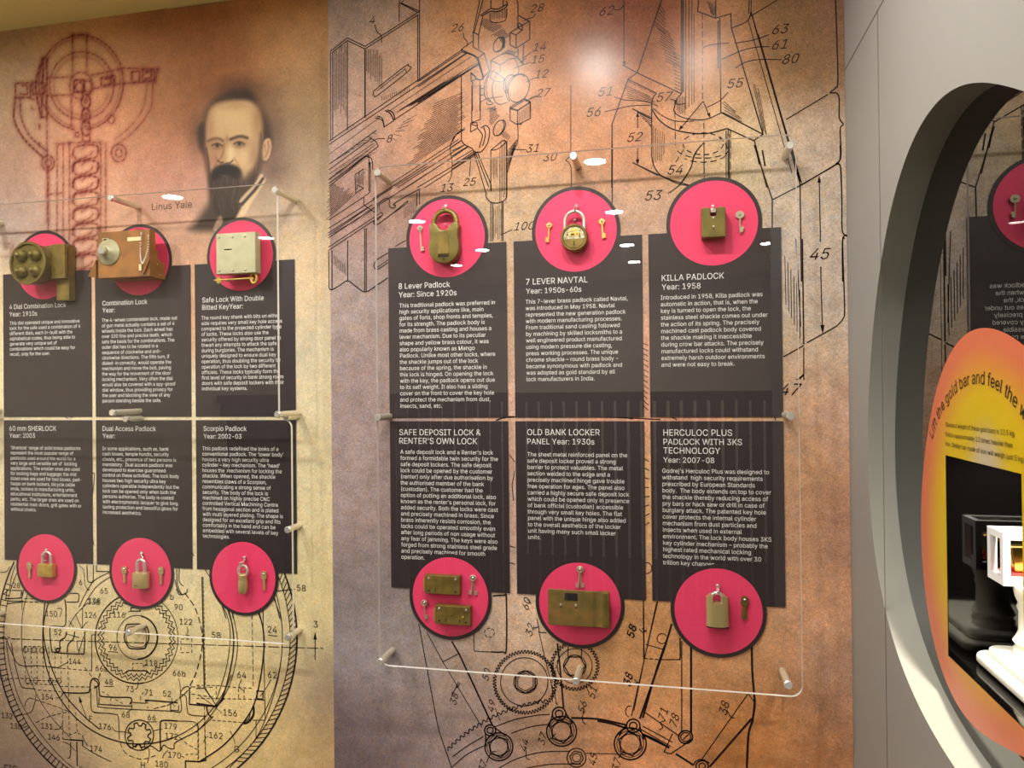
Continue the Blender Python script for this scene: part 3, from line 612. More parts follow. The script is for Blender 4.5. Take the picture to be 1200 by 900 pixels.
def colour_grid(name, x0, x1, z0, z1, y, step, samp, sig, painter=None, parent=None, grain=None):
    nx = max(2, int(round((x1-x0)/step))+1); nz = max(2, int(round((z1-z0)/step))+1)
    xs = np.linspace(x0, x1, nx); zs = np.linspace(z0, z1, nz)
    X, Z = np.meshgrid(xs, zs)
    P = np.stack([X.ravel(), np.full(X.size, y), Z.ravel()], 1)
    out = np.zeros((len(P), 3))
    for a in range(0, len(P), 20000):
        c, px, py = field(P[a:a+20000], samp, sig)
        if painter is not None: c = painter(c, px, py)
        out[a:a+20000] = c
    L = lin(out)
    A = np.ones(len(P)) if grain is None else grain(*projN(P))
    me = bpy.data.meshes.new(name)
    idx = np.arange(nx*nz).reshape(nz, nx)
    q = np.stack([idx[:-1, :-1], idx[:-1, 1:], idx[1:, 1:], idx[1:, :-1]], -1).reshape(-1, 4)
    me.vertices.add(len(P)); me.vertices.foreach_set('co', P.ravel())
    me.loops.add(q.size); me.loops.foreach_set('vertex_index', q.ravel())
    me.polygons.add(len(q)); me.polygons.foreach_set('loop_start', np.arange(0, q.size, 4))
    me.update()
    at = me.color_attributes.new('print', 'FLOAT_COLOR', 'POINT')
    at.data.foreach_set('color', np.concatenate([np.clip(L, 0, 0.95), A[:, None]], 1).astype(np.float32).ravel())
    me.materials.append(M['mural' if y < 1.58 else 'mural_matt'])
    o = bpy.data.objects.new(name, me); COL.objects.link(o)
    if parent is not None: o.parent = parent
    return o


# painting helpers for the two soft-edged pictures of the left mural (pixel space of the wall print)
def seg_dist(px, py, pts, closed=False):
    d = np.full(px.shape, 1e9)
    n = len(pts)
    for i in range(n if closed else n-1):
        (ax, ay), (bx, by) = pts[i], pts[(i+1) % n]
        vx, vy = bx-ax, by-ay
        L2 = vx*vx+vy*vy+1e-9
        t = np.clip(((px-ax)*vx+(py-ay)*vy)/L2, 0, 1)
        d = np.minimum(d, np.hypot(px-ax-t*vx, py-ay-t*vy))
    return d
def sstep(t):
    t = np.clip(t, 0, 1); return t*t*(3-2*t)
def spline(pts, n=6, closed=False):
    P = [np.array(p, float) for p in pts]
    m = len(P)
    if m < 3: return [tuple(p) for p in P]
    out = []
    for i in range(m if closed else m-1):
        if closed: a, b, c, d = P[i-1], P[i], P[(i+1) % m], P[(i+2) % m]
        else: a, b, c, d = P[max(i-1, 0)], P[i], P[i+1], P[min(i+2, m-1)]
        for k in range(n):
            t = k/n
            out.append(tuple(0.5*((2*b)+(c-a)*t+(2*a-5*b+4*c-d)*t*t+(3*b-a-3*c+d)*t**3)))
    if not closed: out.append(tuple(P[-1]))
    return out
class View:
    """a magnified view of part of the photograph: pixel origin and magnification"""
    def __init__(s, ox, oy, k): s.ox, s.oy, s.k = ox, oy, k
    def pts(s, txt):
        return [(s.ox+float(a)/s.k, s.oy+float(b)/s.k) for a, b in (q.split(',') for q in txt.split())]
    def lines(s, txt):
        return [s.pts(t) for t in txt.split(';') if t.strip()]
def ell(cx, cy, rx, ry, rot=0.0, a0=0, a1=360, n=40):
    r = radians(rot); o = []
    k = max(6, int(n*abs(a1-a0)/360))
    for i in range(k+1):
        t = radians(a0+(a1-a0)*i/k)
        x, y = rx*cos(t), ry*sin(t)
        o.append((cx+x*cos(r)-y*sin(r), cy+x*sin(r)+y*cos(r)))
    return o

VP_ = View(220, 90, 5.0)
def portrait_painter(c, px, py):
    dim = 0.90
    hair_n = 0.5+0.5*np.sin(px*2.1+3*np.sin(py*0.35))*np.sin(py*0.55+px*0.4)
    def fill(poly, col, feather, alpha=1.0, tex=0.0):
        nonlocal c
        p = spline(VP_.pts(poly), 5, True)
        sd = seg_dist(px, py, p, True)
        sd = np.where(inside(px, py, p), sd, -sd)
        a = sstep((sd+feather)/(2*feather))*alpha
        col = dim*np.array(col, float)[None, :]*(1+tex*(hair_n-0.5))[:, None]
        c = c*(1-a[:, None])+col*a[:, None]
    def blob(x, y, rx, ry, col, alpha, rot=0):
        nonlocal c
        x, y = 220+x/5.0, 90+y/5.0
        r = radians(rot)
        u = ((px-x)*cos(r)+(py-y)*sin(r))/(rx/5.0); v = (-(px-x)*sin(r)+(py-y)*cos(r))/(ry/5.0)
        a = np.exp(-(u*u+v*v))*alpha
        c = c*(1-a[:, None])+dim*np.array(col, float)[None, :]*a[:, None]
    def stroke(txt, wd, col, alpha=1.0, feather=0.8):
        nonlocal c
        p = spline(VP_.pts(txt), 5)
        d = seg_dist(px, py, p)
        a = sstep((wd/5.0/2+feather-d)/(2*feather))*alpha
        c = c*(1-a[:, None])+dim*np.array(col, float)[None, :]*a[:, None]
    SK = (214, 178, 128)
    blob(310, 100, 140, 90, (70, 46, 34), 0.8)
    blob(490, 330, 80, 190, (96, 70, 58), 0.65)
    blob(490, 540, 110, 120, (110, 84, 74), 0.6)
    blob(66, 330, 60, 120, (100, 70, 54), 0.6)
    fill('40,860 110,760 170,700 260,720 300,830 240,900 20,900', (62, 50, 44), 7, 0.95)
    fill('340,900 420,740 460,640 560,720 640,800 650,900', (196, 172, 152), 12, 0.55)
    fill('96,350 96,220 126,156 186,112 250,90 330,84 398,114 450,200 480,290 488,400 456,490 425,470 425,330 400,190 330,140 220,148 140,185', (52, 39, 32), 6, 0.88, 0.5)
    fill('60,300 98,266 114,330 110,430 130,560 140,640 118,600 94,470 64,400', (52, 38, 32), 4, 0.85, 0.3)
    fill('118,250 140,188 200,153 330,139 395,168 424,230 434,330 428,430 410,500 380,560 330,610 200,610 145,570 122,470 110,340', SK, 4.0)
    blob(250, 225, 105, 70, (230, 196, 140), 0.75)
    blob(130, 300, 26, 110, (170, 126, 90), 0.6)
    blob(412, 260, 34, 120, (160, 118, 80), 0.65)
    blob(150, 480, 44, 110, (172, 118, 88), 0.75)
    blob(270, 170, 130, 26, (176, 136, 94), 0.4)
    blob(168, 400, 52, 28, (150, 108, 76), 0.75)
    blob(302, 392, 56, 28, (152, 112, 78), 0.75)
    blob(232, 372, 16, 36, (168, 126, 88), 0.55)
    blob(345, 470, 46, 50, (226, 194, 146), 0.6)
    blob(390, 470, 34, 90, (150, 112, 84), 0.6)
    blob(252, 450, 22, 56, (238, 210, 160), 0.85)
    blob(205, 460, 20, 50, (170, 124, 90), 0.55)
    fill('440,390 462,362 486,368 490,420 472,480 446,492 432,470', (206, 168, 126), 1.4)
    stroke('470,380 474,420 456,470', 9, (132, 96, 72), 0.7, 1.2)
    stroke('452,400 458,440', 8, (150, 108, 80), 0.6, 1.2)
    fill('424,330 440,370 436,440 440,500 425,560 392,600 340,620 350,570 392,520 412,450', (88, 66, 54), 4, 0.85, 0.6)
    fill('142,560 180,526 238,514 300,538 318,590 360,590 400,570 396,640 340,700 310,790 270,840 215,850 160,800 128,720 122,620', (58, 47, 41), 4.5, 0.92, 0.6)
    fill('140,560 178,522 238,512 300,536 316,586 280,600 235,576 190,592 150,610', (36, 29, 26), 3.2, 0.95, 0.5)
    blob(330, 600, 38, 50, (116, 94, 78), 0.55)
    blob(268, 690, 18, 90, (92, 78, 68), 0.5, 8)
    blob(205, 740, 16, 70, (86, 74, 64), 0.4, -8)
    blob(212, 580, 22, 6, (104, 76, 66), 0.7)
    for i in range(34):
        x = 140+(i*53 % 200); y0 = 585+(i*37 % 120)
        stroke('%d,%d %d,%d %d,%d %d,%d' % (x, y0, x+10*sin(i), y0+35, x-6+12*sin(i*2.0), y0+70, x+16*sin(i*1.3), y0+110), 3.5, ((20, 16, 15), (112, 96, 84), (70, 58, 50))[i % 3], 0.42, 1.0)
    stroke('120,376 150,364 180,362 206,374', 15, (96, 70, 50), 0.75, 1.8)
    stroke('252,366 290,352 320,350 348,358', 17, (62, 45, 36), 0.85, 1.8)
    stroke('228,352 232,376', 6, (134, 96, 66), 0.7, 1.0)
    for x, y, wd in ((172, 403, 24), (301, 393, 27)):
        blob(x, y, wd, 11, (120, 92, 70), 0.9)
        blob(x-10, y, 8, 6, (190, 164, 130), 0.6); blob(x+13, y, 8, 6, (190, 164, 130), 0.6)
        blob(x+1, y-1, 10, 10, (34, 27, 23), 0.98)
        stroke('%d,%d %d,%d %d,%d' % (x-30, y, x, y-12, x+32, y+2), 6, (56, 40, 32), 0.9, 0.9)
        stroke('%d,%d %d,%d %d,%d' % (x-26, y+16, x, y+22, x+30, y+12), 6, (140, 100, 72), 0.6, 1.2)
    stroke('214,392 206,450 182,490', 9, (150, 106, 74), 0.75, 1.4)
    stroke('176,490 190,502 206,500', 9, (84, 56, 42), 0.9, 1.0)
    stroke('226,506 246,504 264,490', 9, (92, 62, 46), 0.9, 1.0)
    stroke('166,470 170,500 156,524', 8, (132, 90, 66), 0.65, 1.4)
    stroke('272,476 300,520', 8, (156, 114, 82), 0.6, 1.6)
    stroke('108,420 122,500 130,590', 11, (60, 46, 39), 0.75, 1.6)
    fill('428,570 440,590 400,650 330,728 300,732 330,690 390,630', (216, 186, 148), 1.5)
    fill('444,596 452,612 400,700 372,740 320,830 280,836 330,745 400,670', (232, 204, 160), 2)
    stroke('440,598 395,660 318,746', 17, (60, 48, 43), 0.9, 1.2)
    fill('150,900 165,850 190,815 205,840 185,900', (204, 170, 142), 2, 0.8)
    return c

VQ = View(0, 30, 3.915)
SKETCH = []
def _sk(txt, wd, sm=False, al=0.75):
    for p in VQ.lines(txt): SKETCH.append((spline(p, 5) if sm else p, wd, al))
def _se(cx, cy, rx, ry, wd, rot=0, a0=0, a1=360, al=0.75):
    SKETCH.append(([(x/3.915, 30+y/3.915) for x, y in ell(cx, cy, rx, ry, rot, a0, a1, 28)], wd, al))
_se(372, 262, 195, 218, 1.6, 0, 100, 440); _se(372, 262, 180, 205, 0.9, 0, 100, 440, 0.5)
_se(375, 275, 148, 155, 1.3); _se(375, 275, 128, 134, 0.8, 0, 20, 350, 0.5)
_se(372, 276, 52, 62, 1.1)
_sk('333,45 333,218; 398,45 398,215; 330,42 400,40; 328,330 328,470; 215,240 330,235; 215,322 325,318', 1.3)
_sk('420,228 570,195 725,200; 425,290 560,266 710,256; 725,200 712,258', 1.4, False)
_sk('340,250 385,250 385,305 340,305 340,250', 2.2, al=0.95)
_se(365, 282, 18, 22, 1.6); _se(402, 278, 20, 26, 1.6)
_sk('200,150 215,150 215,420 190,420 200,150', 2.0, al=0.9)
_sk('195,150 165,250 170,330 190,420', 2.2, True, 0.9)
_sk('70,265 140,262 140,330 72,332 70,265; 150,260 205,265 205,312 150,315 150,260; 105,275 125,275 125,315 95,315', 1.8, al=0.85)
_sk('465,240 525,230 525,265 465,275 465,240; 480,245 510,240 510,262; 605,214 640,208 640,256 605,262 605,214; 655,205 708,205 708,250 655,256 655,205; 668,215 695,215 695,240 668,245', 1.9, al=0.85)
_sk('70,330 65,430 110,520 195,602', 2.2, True, 0.9); _sk('92,330 100,430 140,510 212,575', 1.8, True)
_sk('702,262 690,380 620,480 540,545', 1.5, True, 0.6); _sk('676,270 655,380 600,460 530,520', 1.1, True, 0.5)
_se(220, 630, 28, 34, 1.8); _se(222, 632, 14, 18, 1.3); _se(545, 585, 34, 40, 1.6); _se(545, 585, 15, 18, 1.4); _se(510, 430, 15, 19, 1.2)
for y_, rx_ in ((350, 20), (412, 18), (470, 20)):
    _se(394, y_, rx_, 34, 2.0, 0, 0, 360, 0.9); _se(394, y_-2, 6, 8, 1.5)
_sk('375,300 380,320; 415,300 410,320; 380,500 378,530 412,530 410,500; 345,490 360,490 360,508 345,508 345,490', 1.8)
_sk('215,420 218,900; 222,640 222,1140; 262,545 262,1140; 290,540 290,1140; 318,540 318,1140; 462,540 462,1140; 485,540 485,1140; 320,538 460,535; 262,545 318,540; 262,770 290,768; 215,775 245,772', 1.5, al=0.65)
for i in range(8):
    y_ = 565+72*i
    _sk('335,%d 345,%d 400,%d 445,%d 452,%d' % (y_+30, y_-5, y_-18, y_-12, y_+12), 2.0, True, 0.85)
    _sk('452,%d 440,%d 390,%d 345,%d 335,%d' % (y_+12, y_+38, y_+50, y_+62, y_+85), 2.0, True, 0.85)
    _sk('335,%d 360,%d 410,%d 425,%d' % (y_+32, y_+48, y_+30, y_+12), 1.3, True, 0.7)
    _sk('375,%d 390,%d' % (y_+2, y_-8), 1.2, al=0.6)
_sk('10,1000 60,1000 60,1060 10,1060; 25,1015 50,1018 48,1045; 0,950 180,950', 1.3, al=0.4)
_sk('140,335 155,340; 145,378 152,385; 180,455 182,475; 180,540 182,552', 2.0, al=0.6)
SKD = []
def sketch_painter(c, px, py):
    ink = np.array((96, 26, 20), float)[None, :]
    # reddish wash under the drawing and pale, worn highlights
    gx = np.exp(-((px-98)/52.0)**2)*sstep((py-70)/60.0)*0.28
    c = c*(1-gx[:, None])+np.array((224, 140, 106), float)[None, :]*gx[:, None]
    for pts, wd, al in SKETCH:
        x0 = min(p[0] for p in pts)-6; x1 = max(p[0] for p in pts)+6
        y0 = min(p[1] for p in pts)-6; y1 = max(p[1] for p in pts)+6
        m = (px > x0) & (px < x1) & (py > y0) & (py < y1)
        if not m.any(): continue
        d = seg_dist(px[m], py[m], pts)
        wob = 0.75+0.35*np.sin(px[m]*0.9+py[m]*0.6)*np.sin(py[m]*0.31-px[m]*0.2)
        a = np.maximum(sstep((wd*0.6+0.7-d)/1.3)*al*0.95*wob, np.exp(-(d/3.0)**2)*0.32*al)
        a = np.clip(a, 0, 1)
        cm = c[m]
        c[m] = cm*(1-a[:, None])+ink*a[:, None]
    return c

# things printed on the walls
mural_r = MB().box(X_STEP, X_R-0.0005, D_R+0.001, 1.6245, 0.002, CEIL-0.002).build('wall_mural', 'room')
tag(mural_r, 'wide brown and orange parchment mural of lock patent drawings behind the right-hand acrylic sheet', 'mural', 'parchment murals')
def portrait_grain(px, py):
    return 1-0.75*np.clip(1.3*np.exp(-((px-274)/38.0)**4-((py-180)/68.0)**4), 0, 1)
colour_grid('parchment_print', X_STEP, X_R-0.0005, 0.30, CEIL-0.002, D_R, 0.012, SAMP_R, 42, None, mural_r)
mural_l = MB().box(-2.60, X_STEP-0.001, D_L+0.0012, 1.6248, 0.002, CEIL-0.002).build('wall_mural', 'room')
tag(mural_l, 'cream parchment mural with bearded portrait and round lock diagram on the left wall', 'mural', 'parchment murals')
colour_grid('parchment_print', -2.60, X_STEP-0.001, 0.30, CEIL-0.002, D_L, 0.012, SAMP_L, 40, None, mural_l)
a = onY(214, 90, D_L-0.0004); b = onY(352, 275, D_L-0.0004)
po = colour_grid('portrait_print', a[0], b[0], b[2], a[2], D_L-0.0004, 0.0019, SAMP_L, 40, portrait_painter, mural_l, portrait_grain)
po['label'] = 'printed portrait of a bearded man in a dark coat'
a = onY(-4, 34, D_L-0.0004); b = onY(198, 326, D_L-0.0004)
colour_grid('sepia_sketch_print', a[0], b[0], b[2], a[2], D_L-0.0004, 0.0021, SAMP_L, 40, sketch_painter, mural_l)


class Ink:
    """line drawing printed on a mural: polylines given in photograph pixels, laid on the wall plane"""
    def __init__(s, Y): s.Y = Y; s.mb = MB()
    def poly(s, pts, wd=1.1, dash=None, closed=False):
        P = [onY(x, y, s.Y) for x, y in pts]
        P = [(p[0], p[2]) for p in P]
        if closed: P = P+[P[0]]
        wm = wd*0.00183*0.5
        if dash:
            on, off = dash[0]*0.00183, dash[1]*0.00183
            run = []; acc = 0.0; draw = True
            cur = [P[0]]
            for i in range(len(P)-1):
                a, b = P[i], P[i+1]
                L = hypot(b[0]-a[0], b[1]-a[1]); t = 0.0
                while t < L-1e-9:
                    rem = (on if draw else off)-acc
                    st = min(rem, L-t); t += st; acc += st
                    q = (a[0]+(b[0]-a[0])*t/L, a[1]+(b[1]-a[1])*t/L)
                    if draw: cur.append(q)
                    if acc >= (on if draw else off)-1e-9:
                        if draw and len(cur) > 1: s._strip(cur, wm)
                        draw = not draw; acc = 0.0; cur = [q]
            if draw and len(cur) > 1: s._strip(cur, wm)
        else:
            s._strip(P, wm)
    def _strip(s, P, h):
        Q = [P[0]]
        for p in P[1:]:
            if hypot(p[0]-Q[-1][0], p[1]-Q[-1][1]) > 1e-5: Q.append(p)
        n = len(Q)
        if n < 2: return
        v = []
        for i in range(n):
            a = Q[max(i-1, 0)]; b = Q[i]; c = Q[min(i+1, n-1)]
            def nrm(p, q):
                L = hypot(q[0]-p[0], q[1]-p[1]) or 1
                return (-(q[1]-p[1])/L, (q[0]-p[0])/L)
            n1 = nrm(a, b) if i > 0 else nrm(b, c)
            n2 = nrm(b, c) if i < n-1 else n1
            m = (n1[0]+n2[0], n1[1]+n2[1]); L = hypot(*m)
            if L < 0.3: m = n2; k = 1.0
            else:
                m = (m[0]/L, m[1]/L); k = min(1/max(0.3, m[0]*n1[0]+m[1]*n1[1]), 2.0)
            v.append((b[0]-m[0]*h*k, s.Y, b[1]-m[1]*h*k)); v.append((b[0]+m[0]*h*k, s.Y, b[1]+m[1]*h*k))
        s.mb.add(v, [(2*i, 2*i+2, 2*i+3, 2*i+1) for i in range(n-1)])
    def L(s, view, txt, wd=1.1, dash=None):
        for p in view.lines(txt): s.poly(p, wd, dash)
    def S(s, view, txt, wd=1.1, dash=None):
        for p in view.lines(txt): s.poly(spline(p, 6), wd, dash)
    def E(s, view, cx, cy, rx, ry, rot=0, wd=1.1, a0=0, a1=360, dash=None):
        s.poly([(view.ox+x/view.k, view.oy+y/view.k) for x, y in ell(cx, cy, rx, ry, rot, a0, a1)], wd, dash)
    def H(s, view, p0, p1, q0, q1, n, wd=0.7, jit=0.12):
        """n hatch lines from p0..p1 to q0..q1"""
        for i in range(n):
            t = i/max(1, n-1)
            a = np.array(p0)+(np.array(p1)-np.array(p0))*t; b = np.array(q0)+(np.array(q1)-np.array(q0))*t
            d = b-a
            a = a+d*rng.uniform(-jit, jit); b = b+d*rng.uniform(-jit, jit)
            s.poly([(view.ox+p[0]/view.k, view.oy+p[1]/view.k) for p in (a, b)], wd)
    def fill(s, view, txt):
        for p in view.lines(txt):
            P = [onY(x, y, s.Y) for x, y in p]
            v = [(q[0], s.Y, q[2]) for q in P]
            n = len(v)
            ar = sum(v[i][0]*v[(i+1) % n][2]-v[(i+1) % n][0]*v[i][2] for i in range(n))
            s.mb.add(v if ar > 0 else v[::-1], [tuple(range(n))])
    def arrow(s, view, x, y, dx, dy, ln=24, hw=8):
        L = hypot(dx, dy); dx /= L; dy /= L
        bx, by = x-dx*ln, y-dy*ln
        s.fill(view, '%f,%f %f,%f %f,%f' % (x, y, bx-dy*hw, by+dx*hw, bx+dy*hw, by-dx*hw))
class Numbers:
    def __init__(s, Y): s.Y = Y; s.mb = MB()
    def add(s, view, items, h, shear=0.0, offset=0.0, rot=0.0, wx=1.0):
        """items: 'x,y,text' centre of the number"""
        for it in items.split():
            x, y, t = it.split(',')
            c = onY(view.ox+float(x)/view.k, view.oy+float(y)/view.k, s.Y)
            V, Fc = text_arrays(t, shear)
            x0, x1, y0, y1 = extent(text_arrays('0', shear)[0])
            sc = h/view.k*0.00183/(y1-y0)
            a0, a1, b0, b1 = extent(V)
            W = (a0+a1)/2; Hh = (y0+y1)/2
            r = radians(rot)
            put_text(s.mb, [(vx-W, vy-Hh) for vx, vy in V], Fc, c[0], c[2], sc*wx, sc, s.Y, r)

ZA, ZB, ZC = View(380, 0, 3.871), View(680, 0, 3.75), View(430, 200, 3.4286)
ZD, ZE, ZF = View(700, 170, 4.0), View(740, 280, 4.285), View(430, 640, 3.4286)
ZG, ZI, ZJ, ZK = View(700, 640, 3.46), View(380, 190, 5.29), View(490, 0, 6.92), View(530, 100, 4.5)
ZH, ZL, ZM, ZN, ZS = View(0, 620, 3.077), View(0, 690, 4.286), View(110, 690, 4.286), View(230, 690, 4.2875), View(10, 620, 9.475)

# ---- right mural line work
k = Ink(D_R-0.0005)
# bracket plate at the top left
k.L(ZA, '28,232 105,172 185,210 432,52; 34,240 105,184 185,222 428,66; 28,232 28,640; 38,240 38,634; 105,190 105,590; 432,0 432,368; 424,66 424,372; 345,0 340,12 424,56; 340,12 340,100; 360,0 350,14 430,50', 1.2)
k.L(ZA, '185,222 185,535', 1.8)
k.S(ZA, '225,412 365,302 382,300 384,320 245,430 225,432 222,420 226,410', 1.2); k.L(ZA, '240,412 368,312 372,330', 0.9)
k.H(ZA, (45, 240), (98, 200), (45, 480), (98, 520), 10, 0.6); k.H(ZA, (192, 225), (262, 250), (192, 330), (262, 390), 12, 0.6)
k.H(ZA, (262, 440), (385, 390), (262, 455), (385, 420), 14, 0.6)
# rails
k.L(ZA, '22,640 628,224; 22,655 645,240; 22,745 238,590; 315,545 700,292; 22,770 215,628; 22,832 245,664; 22,845 190,708', 1.2)
k.L(ZA, '22,700 252,532; 300,500 665,258; 330,510 690,285; 22,790 225,650; 22,812 235,655', 0.8)
k.S(ZA, '230,535 262,545 272,580; 238,527 262,535 272,572', 1.2); k.S(ZA, '275,502 300,515 315,548; 285,498 312,512 320,545', 1.6); k.L(ZA, '272,576 315,548', 1.2)
k.S(ZA, '205,625 232,640 245,664; 190,708 215,722 220,770; 200,704 210,780', 1.2)
k.H(ZA, (60, 720), (220, 600), (120, 685), (240, 610), 7, 0.6); k.H(ZA, (340, 500), (420, 470), (560, 360), (640, 330), 7, 0.6); k.H(ZA, (60, 770), (80, 800), (190, 690), (215, 700), 5, 0.6)
k.L(ZA, '300,852 620,640; 330,852 640,655; 370,852 650,668; 420,852 690,690; 455,852 690,700; 300,835 610,632', 1.0)
k.H(ZA, (500, 470), (385, 755), (618, 425), (618, 600), 26, 0.7); k.H(ZA, (350, 560), (300, 620), (420, 520), (330, 640), 6, 0.5)
k.S(ZA, '635,588 590,620 572,670 580,740 575,800 562,825', 1.0); k.S(ZA, '228,110 240,145 258,160 260,195', 1.1); k.L(ZA, '210,645 240,630 275,628', 1.0)
# standing bracket
k.L(ZJ, '350,400 443,333; 445,380 535,432 487,468 350,400; 350,400 356,426; 535,432 578,575 528,630 487,468', 1.3)
k.S(ZJ, '356,418 410,435 455,452 482,485 500,540 528,630 505,645 480,642 455,615 428,590', 1.8)
k.L(ZJ, '428,590 430,660 470,640; 430,600 460,612; 0,660 350,425; 0,705 395,432; 0,830 490,515; 350,605 350,900; 440,660 440,900; 500,640 500,900; 345,608 420,560', 1.2)
k.L(ZJ, '525,0 455,265; 500,0 446,262 446,380; 490,282 490,396; 446,262 490,282 525,135; 515,130 505,120', 1.3)
k.L(ZJ, '590,0 590,68; 690,0 690,50; 800,0 810,30 808,230; 510,120 588,68', 1.3); k.S(ZJ, '590,68 640,74 685,55 720,30 715,8; 515,132 585,92 640,94 700,68 728,36', 1.6)
k.S(ZJ, '585,105 585,165 615,182 665,180 712,155 720,70', 1.2); k.H(ZJ, (600, 100), (712, 75), (600, 160), (712, 140), 12, 0.6)
k.E(ZJ, 650, 362, 36, 62, 22, 1.3); k.E(ZJ, 662, 358, 36, 62, 22, 1.6, -100, 90); k.H(ZJ, (660, 310), (690, 380), (700, 320), (705, 390), 9, 0.7)
k.L(ZJ, '745,265 845,205; 845,205 900,172 905,182 905,320 795,390 745,365 745,265; 745,265 795,283 845,243 845,205 815,185; 795,283 795,390; 900,172 815,125; 810,190 815,230 845,243; 810,395 808,470; 855,360 850,520', 1.4)
k.S(ZJ, '590,490 690,436 760,442 820,482 850,525', 1.5); k.L(ZJ, '590,490 590,570; 590,490 665,525 665,590; 665,525 740,478 790,472', 1.3)
k.S(ZJ, '785,470 815,560 810,600', 0.9)
k.E(ZJ, 815, 715, 82, 118, 20, 1.3); k.E(ZJ, 800, 717, 84, 120, 20, 1.2, 100, 290); k.E(ZJ, 740, 680, 45, 78, 14, 1.2, 90, 300); k.E(ZJ, 752, 676, 42, 70, 14, 0.9, 90, 300)
k.S(ZJ, '590,570 552,640 535,720 548,795 600,832', 1.3); k.S(ZJ, '575,600 552,690 560,780 590,820', 1.0); k.S(ZJ, '615,655 600,710 612,800 655,845 720,830', 1.3)
k.S(ZJ, '605,572 690,628 692,655 655,662 585,630 605,572', 1.3); k.L(ZJ, '640,592 620,640', 0.9); k.H(ZJ, (690, 640), (720, 750), (705, 640), (740, 750), 8, 0.6)
k.L(ZJ, '500,830 555,800 690,782; 505,720 535,715; 505,775 540,765', 1.0); k.E(ZJ, 582, 832, 26, 17, 0, 1.3, -10, 200)
k.L(ZJ, '745,870 860,800 910,825 910,905; 745,870 805,900 910,825; 745,870 745,905', 1.3)
k.L(ZJ, '880,665 945,630; 855,470 915,425; 820,510 880,470; 780,552 915,503; 905,800 965,778', 1.0); k.S(ZJ, '365,265 372,305 395,335 400,375', 1.1); k.S(ZJ, '855,170 890,150 930,140 955,108', 1.0)
k.H(ZJ, (505, 195), (600, 265), (540, 150), (680, 210), 13, 0.8); k.H(ZJ, (600, 285), (680, 320), (690, 235), (745, 290), 8, 0.8); k.H(ZJ, (690, 430), (770, 445), (740, 400), (800, 420), 7, 0.8)
k.H(ZJ, (450, 690), (495, 690), (450, 720), (490, 700), 4, 0.5); k.H(ZJ, (560, 890), (620, 895), (580, 870), (640, 875), 7, 0.7)
k.L(ZK, '48,0 48,290; 103,0 103,200; 148,0 148,180; 103,196 148,180; 97,200 130,196 133,226 97,246 97,200; 97,205 130,215', 1.2)
k.S(ZK, '48,290 65,312 108,335; 133,226 158,260 155,285 142,330; 150,226 178,212 196,236 188,300 155,348 120,352; 165,222 175,260 160,320', 1.3)
k.L(ZK, '0,322 48,290; 0,345 70,312; 0,372 85,320; 0,405 112,338; 0,425 120,345; 0,442 132,352', 1.1)
k.L(ZK, '110,340 178,570; 132,352 205,525 205,560; 120,348 192,535', 1.2)
k.S(ZK, '203,342 240,336 288,296', 1.2); k.L(ZK, '203,342 268,290 288,296 288,590; 203,342 203,555', 1.2)
k.S(ZK, '178,570 180,592 202,615 235,621 270,610 288,590', 1.3); k.L(ZK, '203,620 203,822; 213,622 213,822; 268,615 268,822; 261,617 261,822', 1.1)
k.H(ZK, (250, 320), (284, 310), (250, 590), (284, 590), 6, 0.6); k.H(ZK, (212, 380), (236, 380), (212, 480), (236, 480), 5, 0.5); k.H(ZK, (218, 640), (256, 640), (218, 800), (256, 800), 6, 0.5)
k.S(ZK, '345,205 346,290 325,345 290,460', 1.1)
k.L(ZK, '305,125 385,76 412,90 412,175 343,208 305,185 305,125 345,131 412,90; 345,131 343,208; 345,200 360,208 368,200', 1.2); k.H(ZK, (352, 135), (405, 110), (352, 195), (405, 170), 7, 0.6)
k.E(ZK, 245, 225, 24, 44, 25, 1.2); k.E(ZK, 252, 223, 24, 44, 25, 1.3, -100, 90)
k.L(ZK, '312,338 392,340; 385,85 442,55; 255,790 318,760; 98,380 90,480', 1.0); k.S(ZK, '0,298 30,250 68,232', 1.0)
k.H(ZK, (195, 140), (200, 215), (225, 105), (245, 165), 9, 0.7); k.H(ZK, (288, 350), (290, 440), (338, 290), (322, 350), 9, 0.6); k.H(ZK, (255, 260), (290, 290), (270, 240), (305, 265), 7, 0.7)
k.L(ZK, '625,0 625,362', 1.0); k.L(ZK, '622,372 598,396', 1.1); k.S(ZK, '598,396 618,412 627,450 628,545', 1.1)
# lower left bracket of the same drawing
k.L(ZI, '25,112 175,0; 28,132 200,5; 285,0 285,185 245,215; 275,0 277,182; 190,78 245,42; 190,78 195,190 245,162; 245,42 215,60 215,80; 200,140 245,162; 200,172 205,148', 1.1)
k.H(ZI, (200, 85), (245, 60), (200, 130), (240, 140), 7, 0.6); k.H(ZI, (25, 150), (25, 345), (60, 130), (190, 200), 18, 0.7)
k.L(ZI, '25,360 245,216; 245,216 245,265; 245,265 322,318; 25,412 420,160; 440,150 640,25; 25,470 320,275; 25,528 345,318; 25,548 352,332; 300,228 640,8; 25,440 270,280; 25,455 300,262; 330,270 640,70', 1.1)
k.S(ZI, '315,312 322,268 382,226 405,236 402,262 412,282 432,284 442,268 432,258 520,205 595,165', 1.4); k.L(ZI, '340,262 345,302; 330,270 332,310', 1.0)
k.S(ZI, '305,372 345,345 362,322 345,310; 305,372 312,386 335,382 420,320 520,238', 1.4); k.L(ZI, '520,238 515,255 440,310', 1.0)
k.L(ZI, '28,550 30,780; 48,546 48,790; 145,486 145,735; 250,412 250,800; 260,408 260,802; 575,185 575,272; 590,175 590,262', 1.3); k.S(ZI, '30,780 45,792 90,768 145,736 195,770 255,804 330,760 395,716', 1.4)
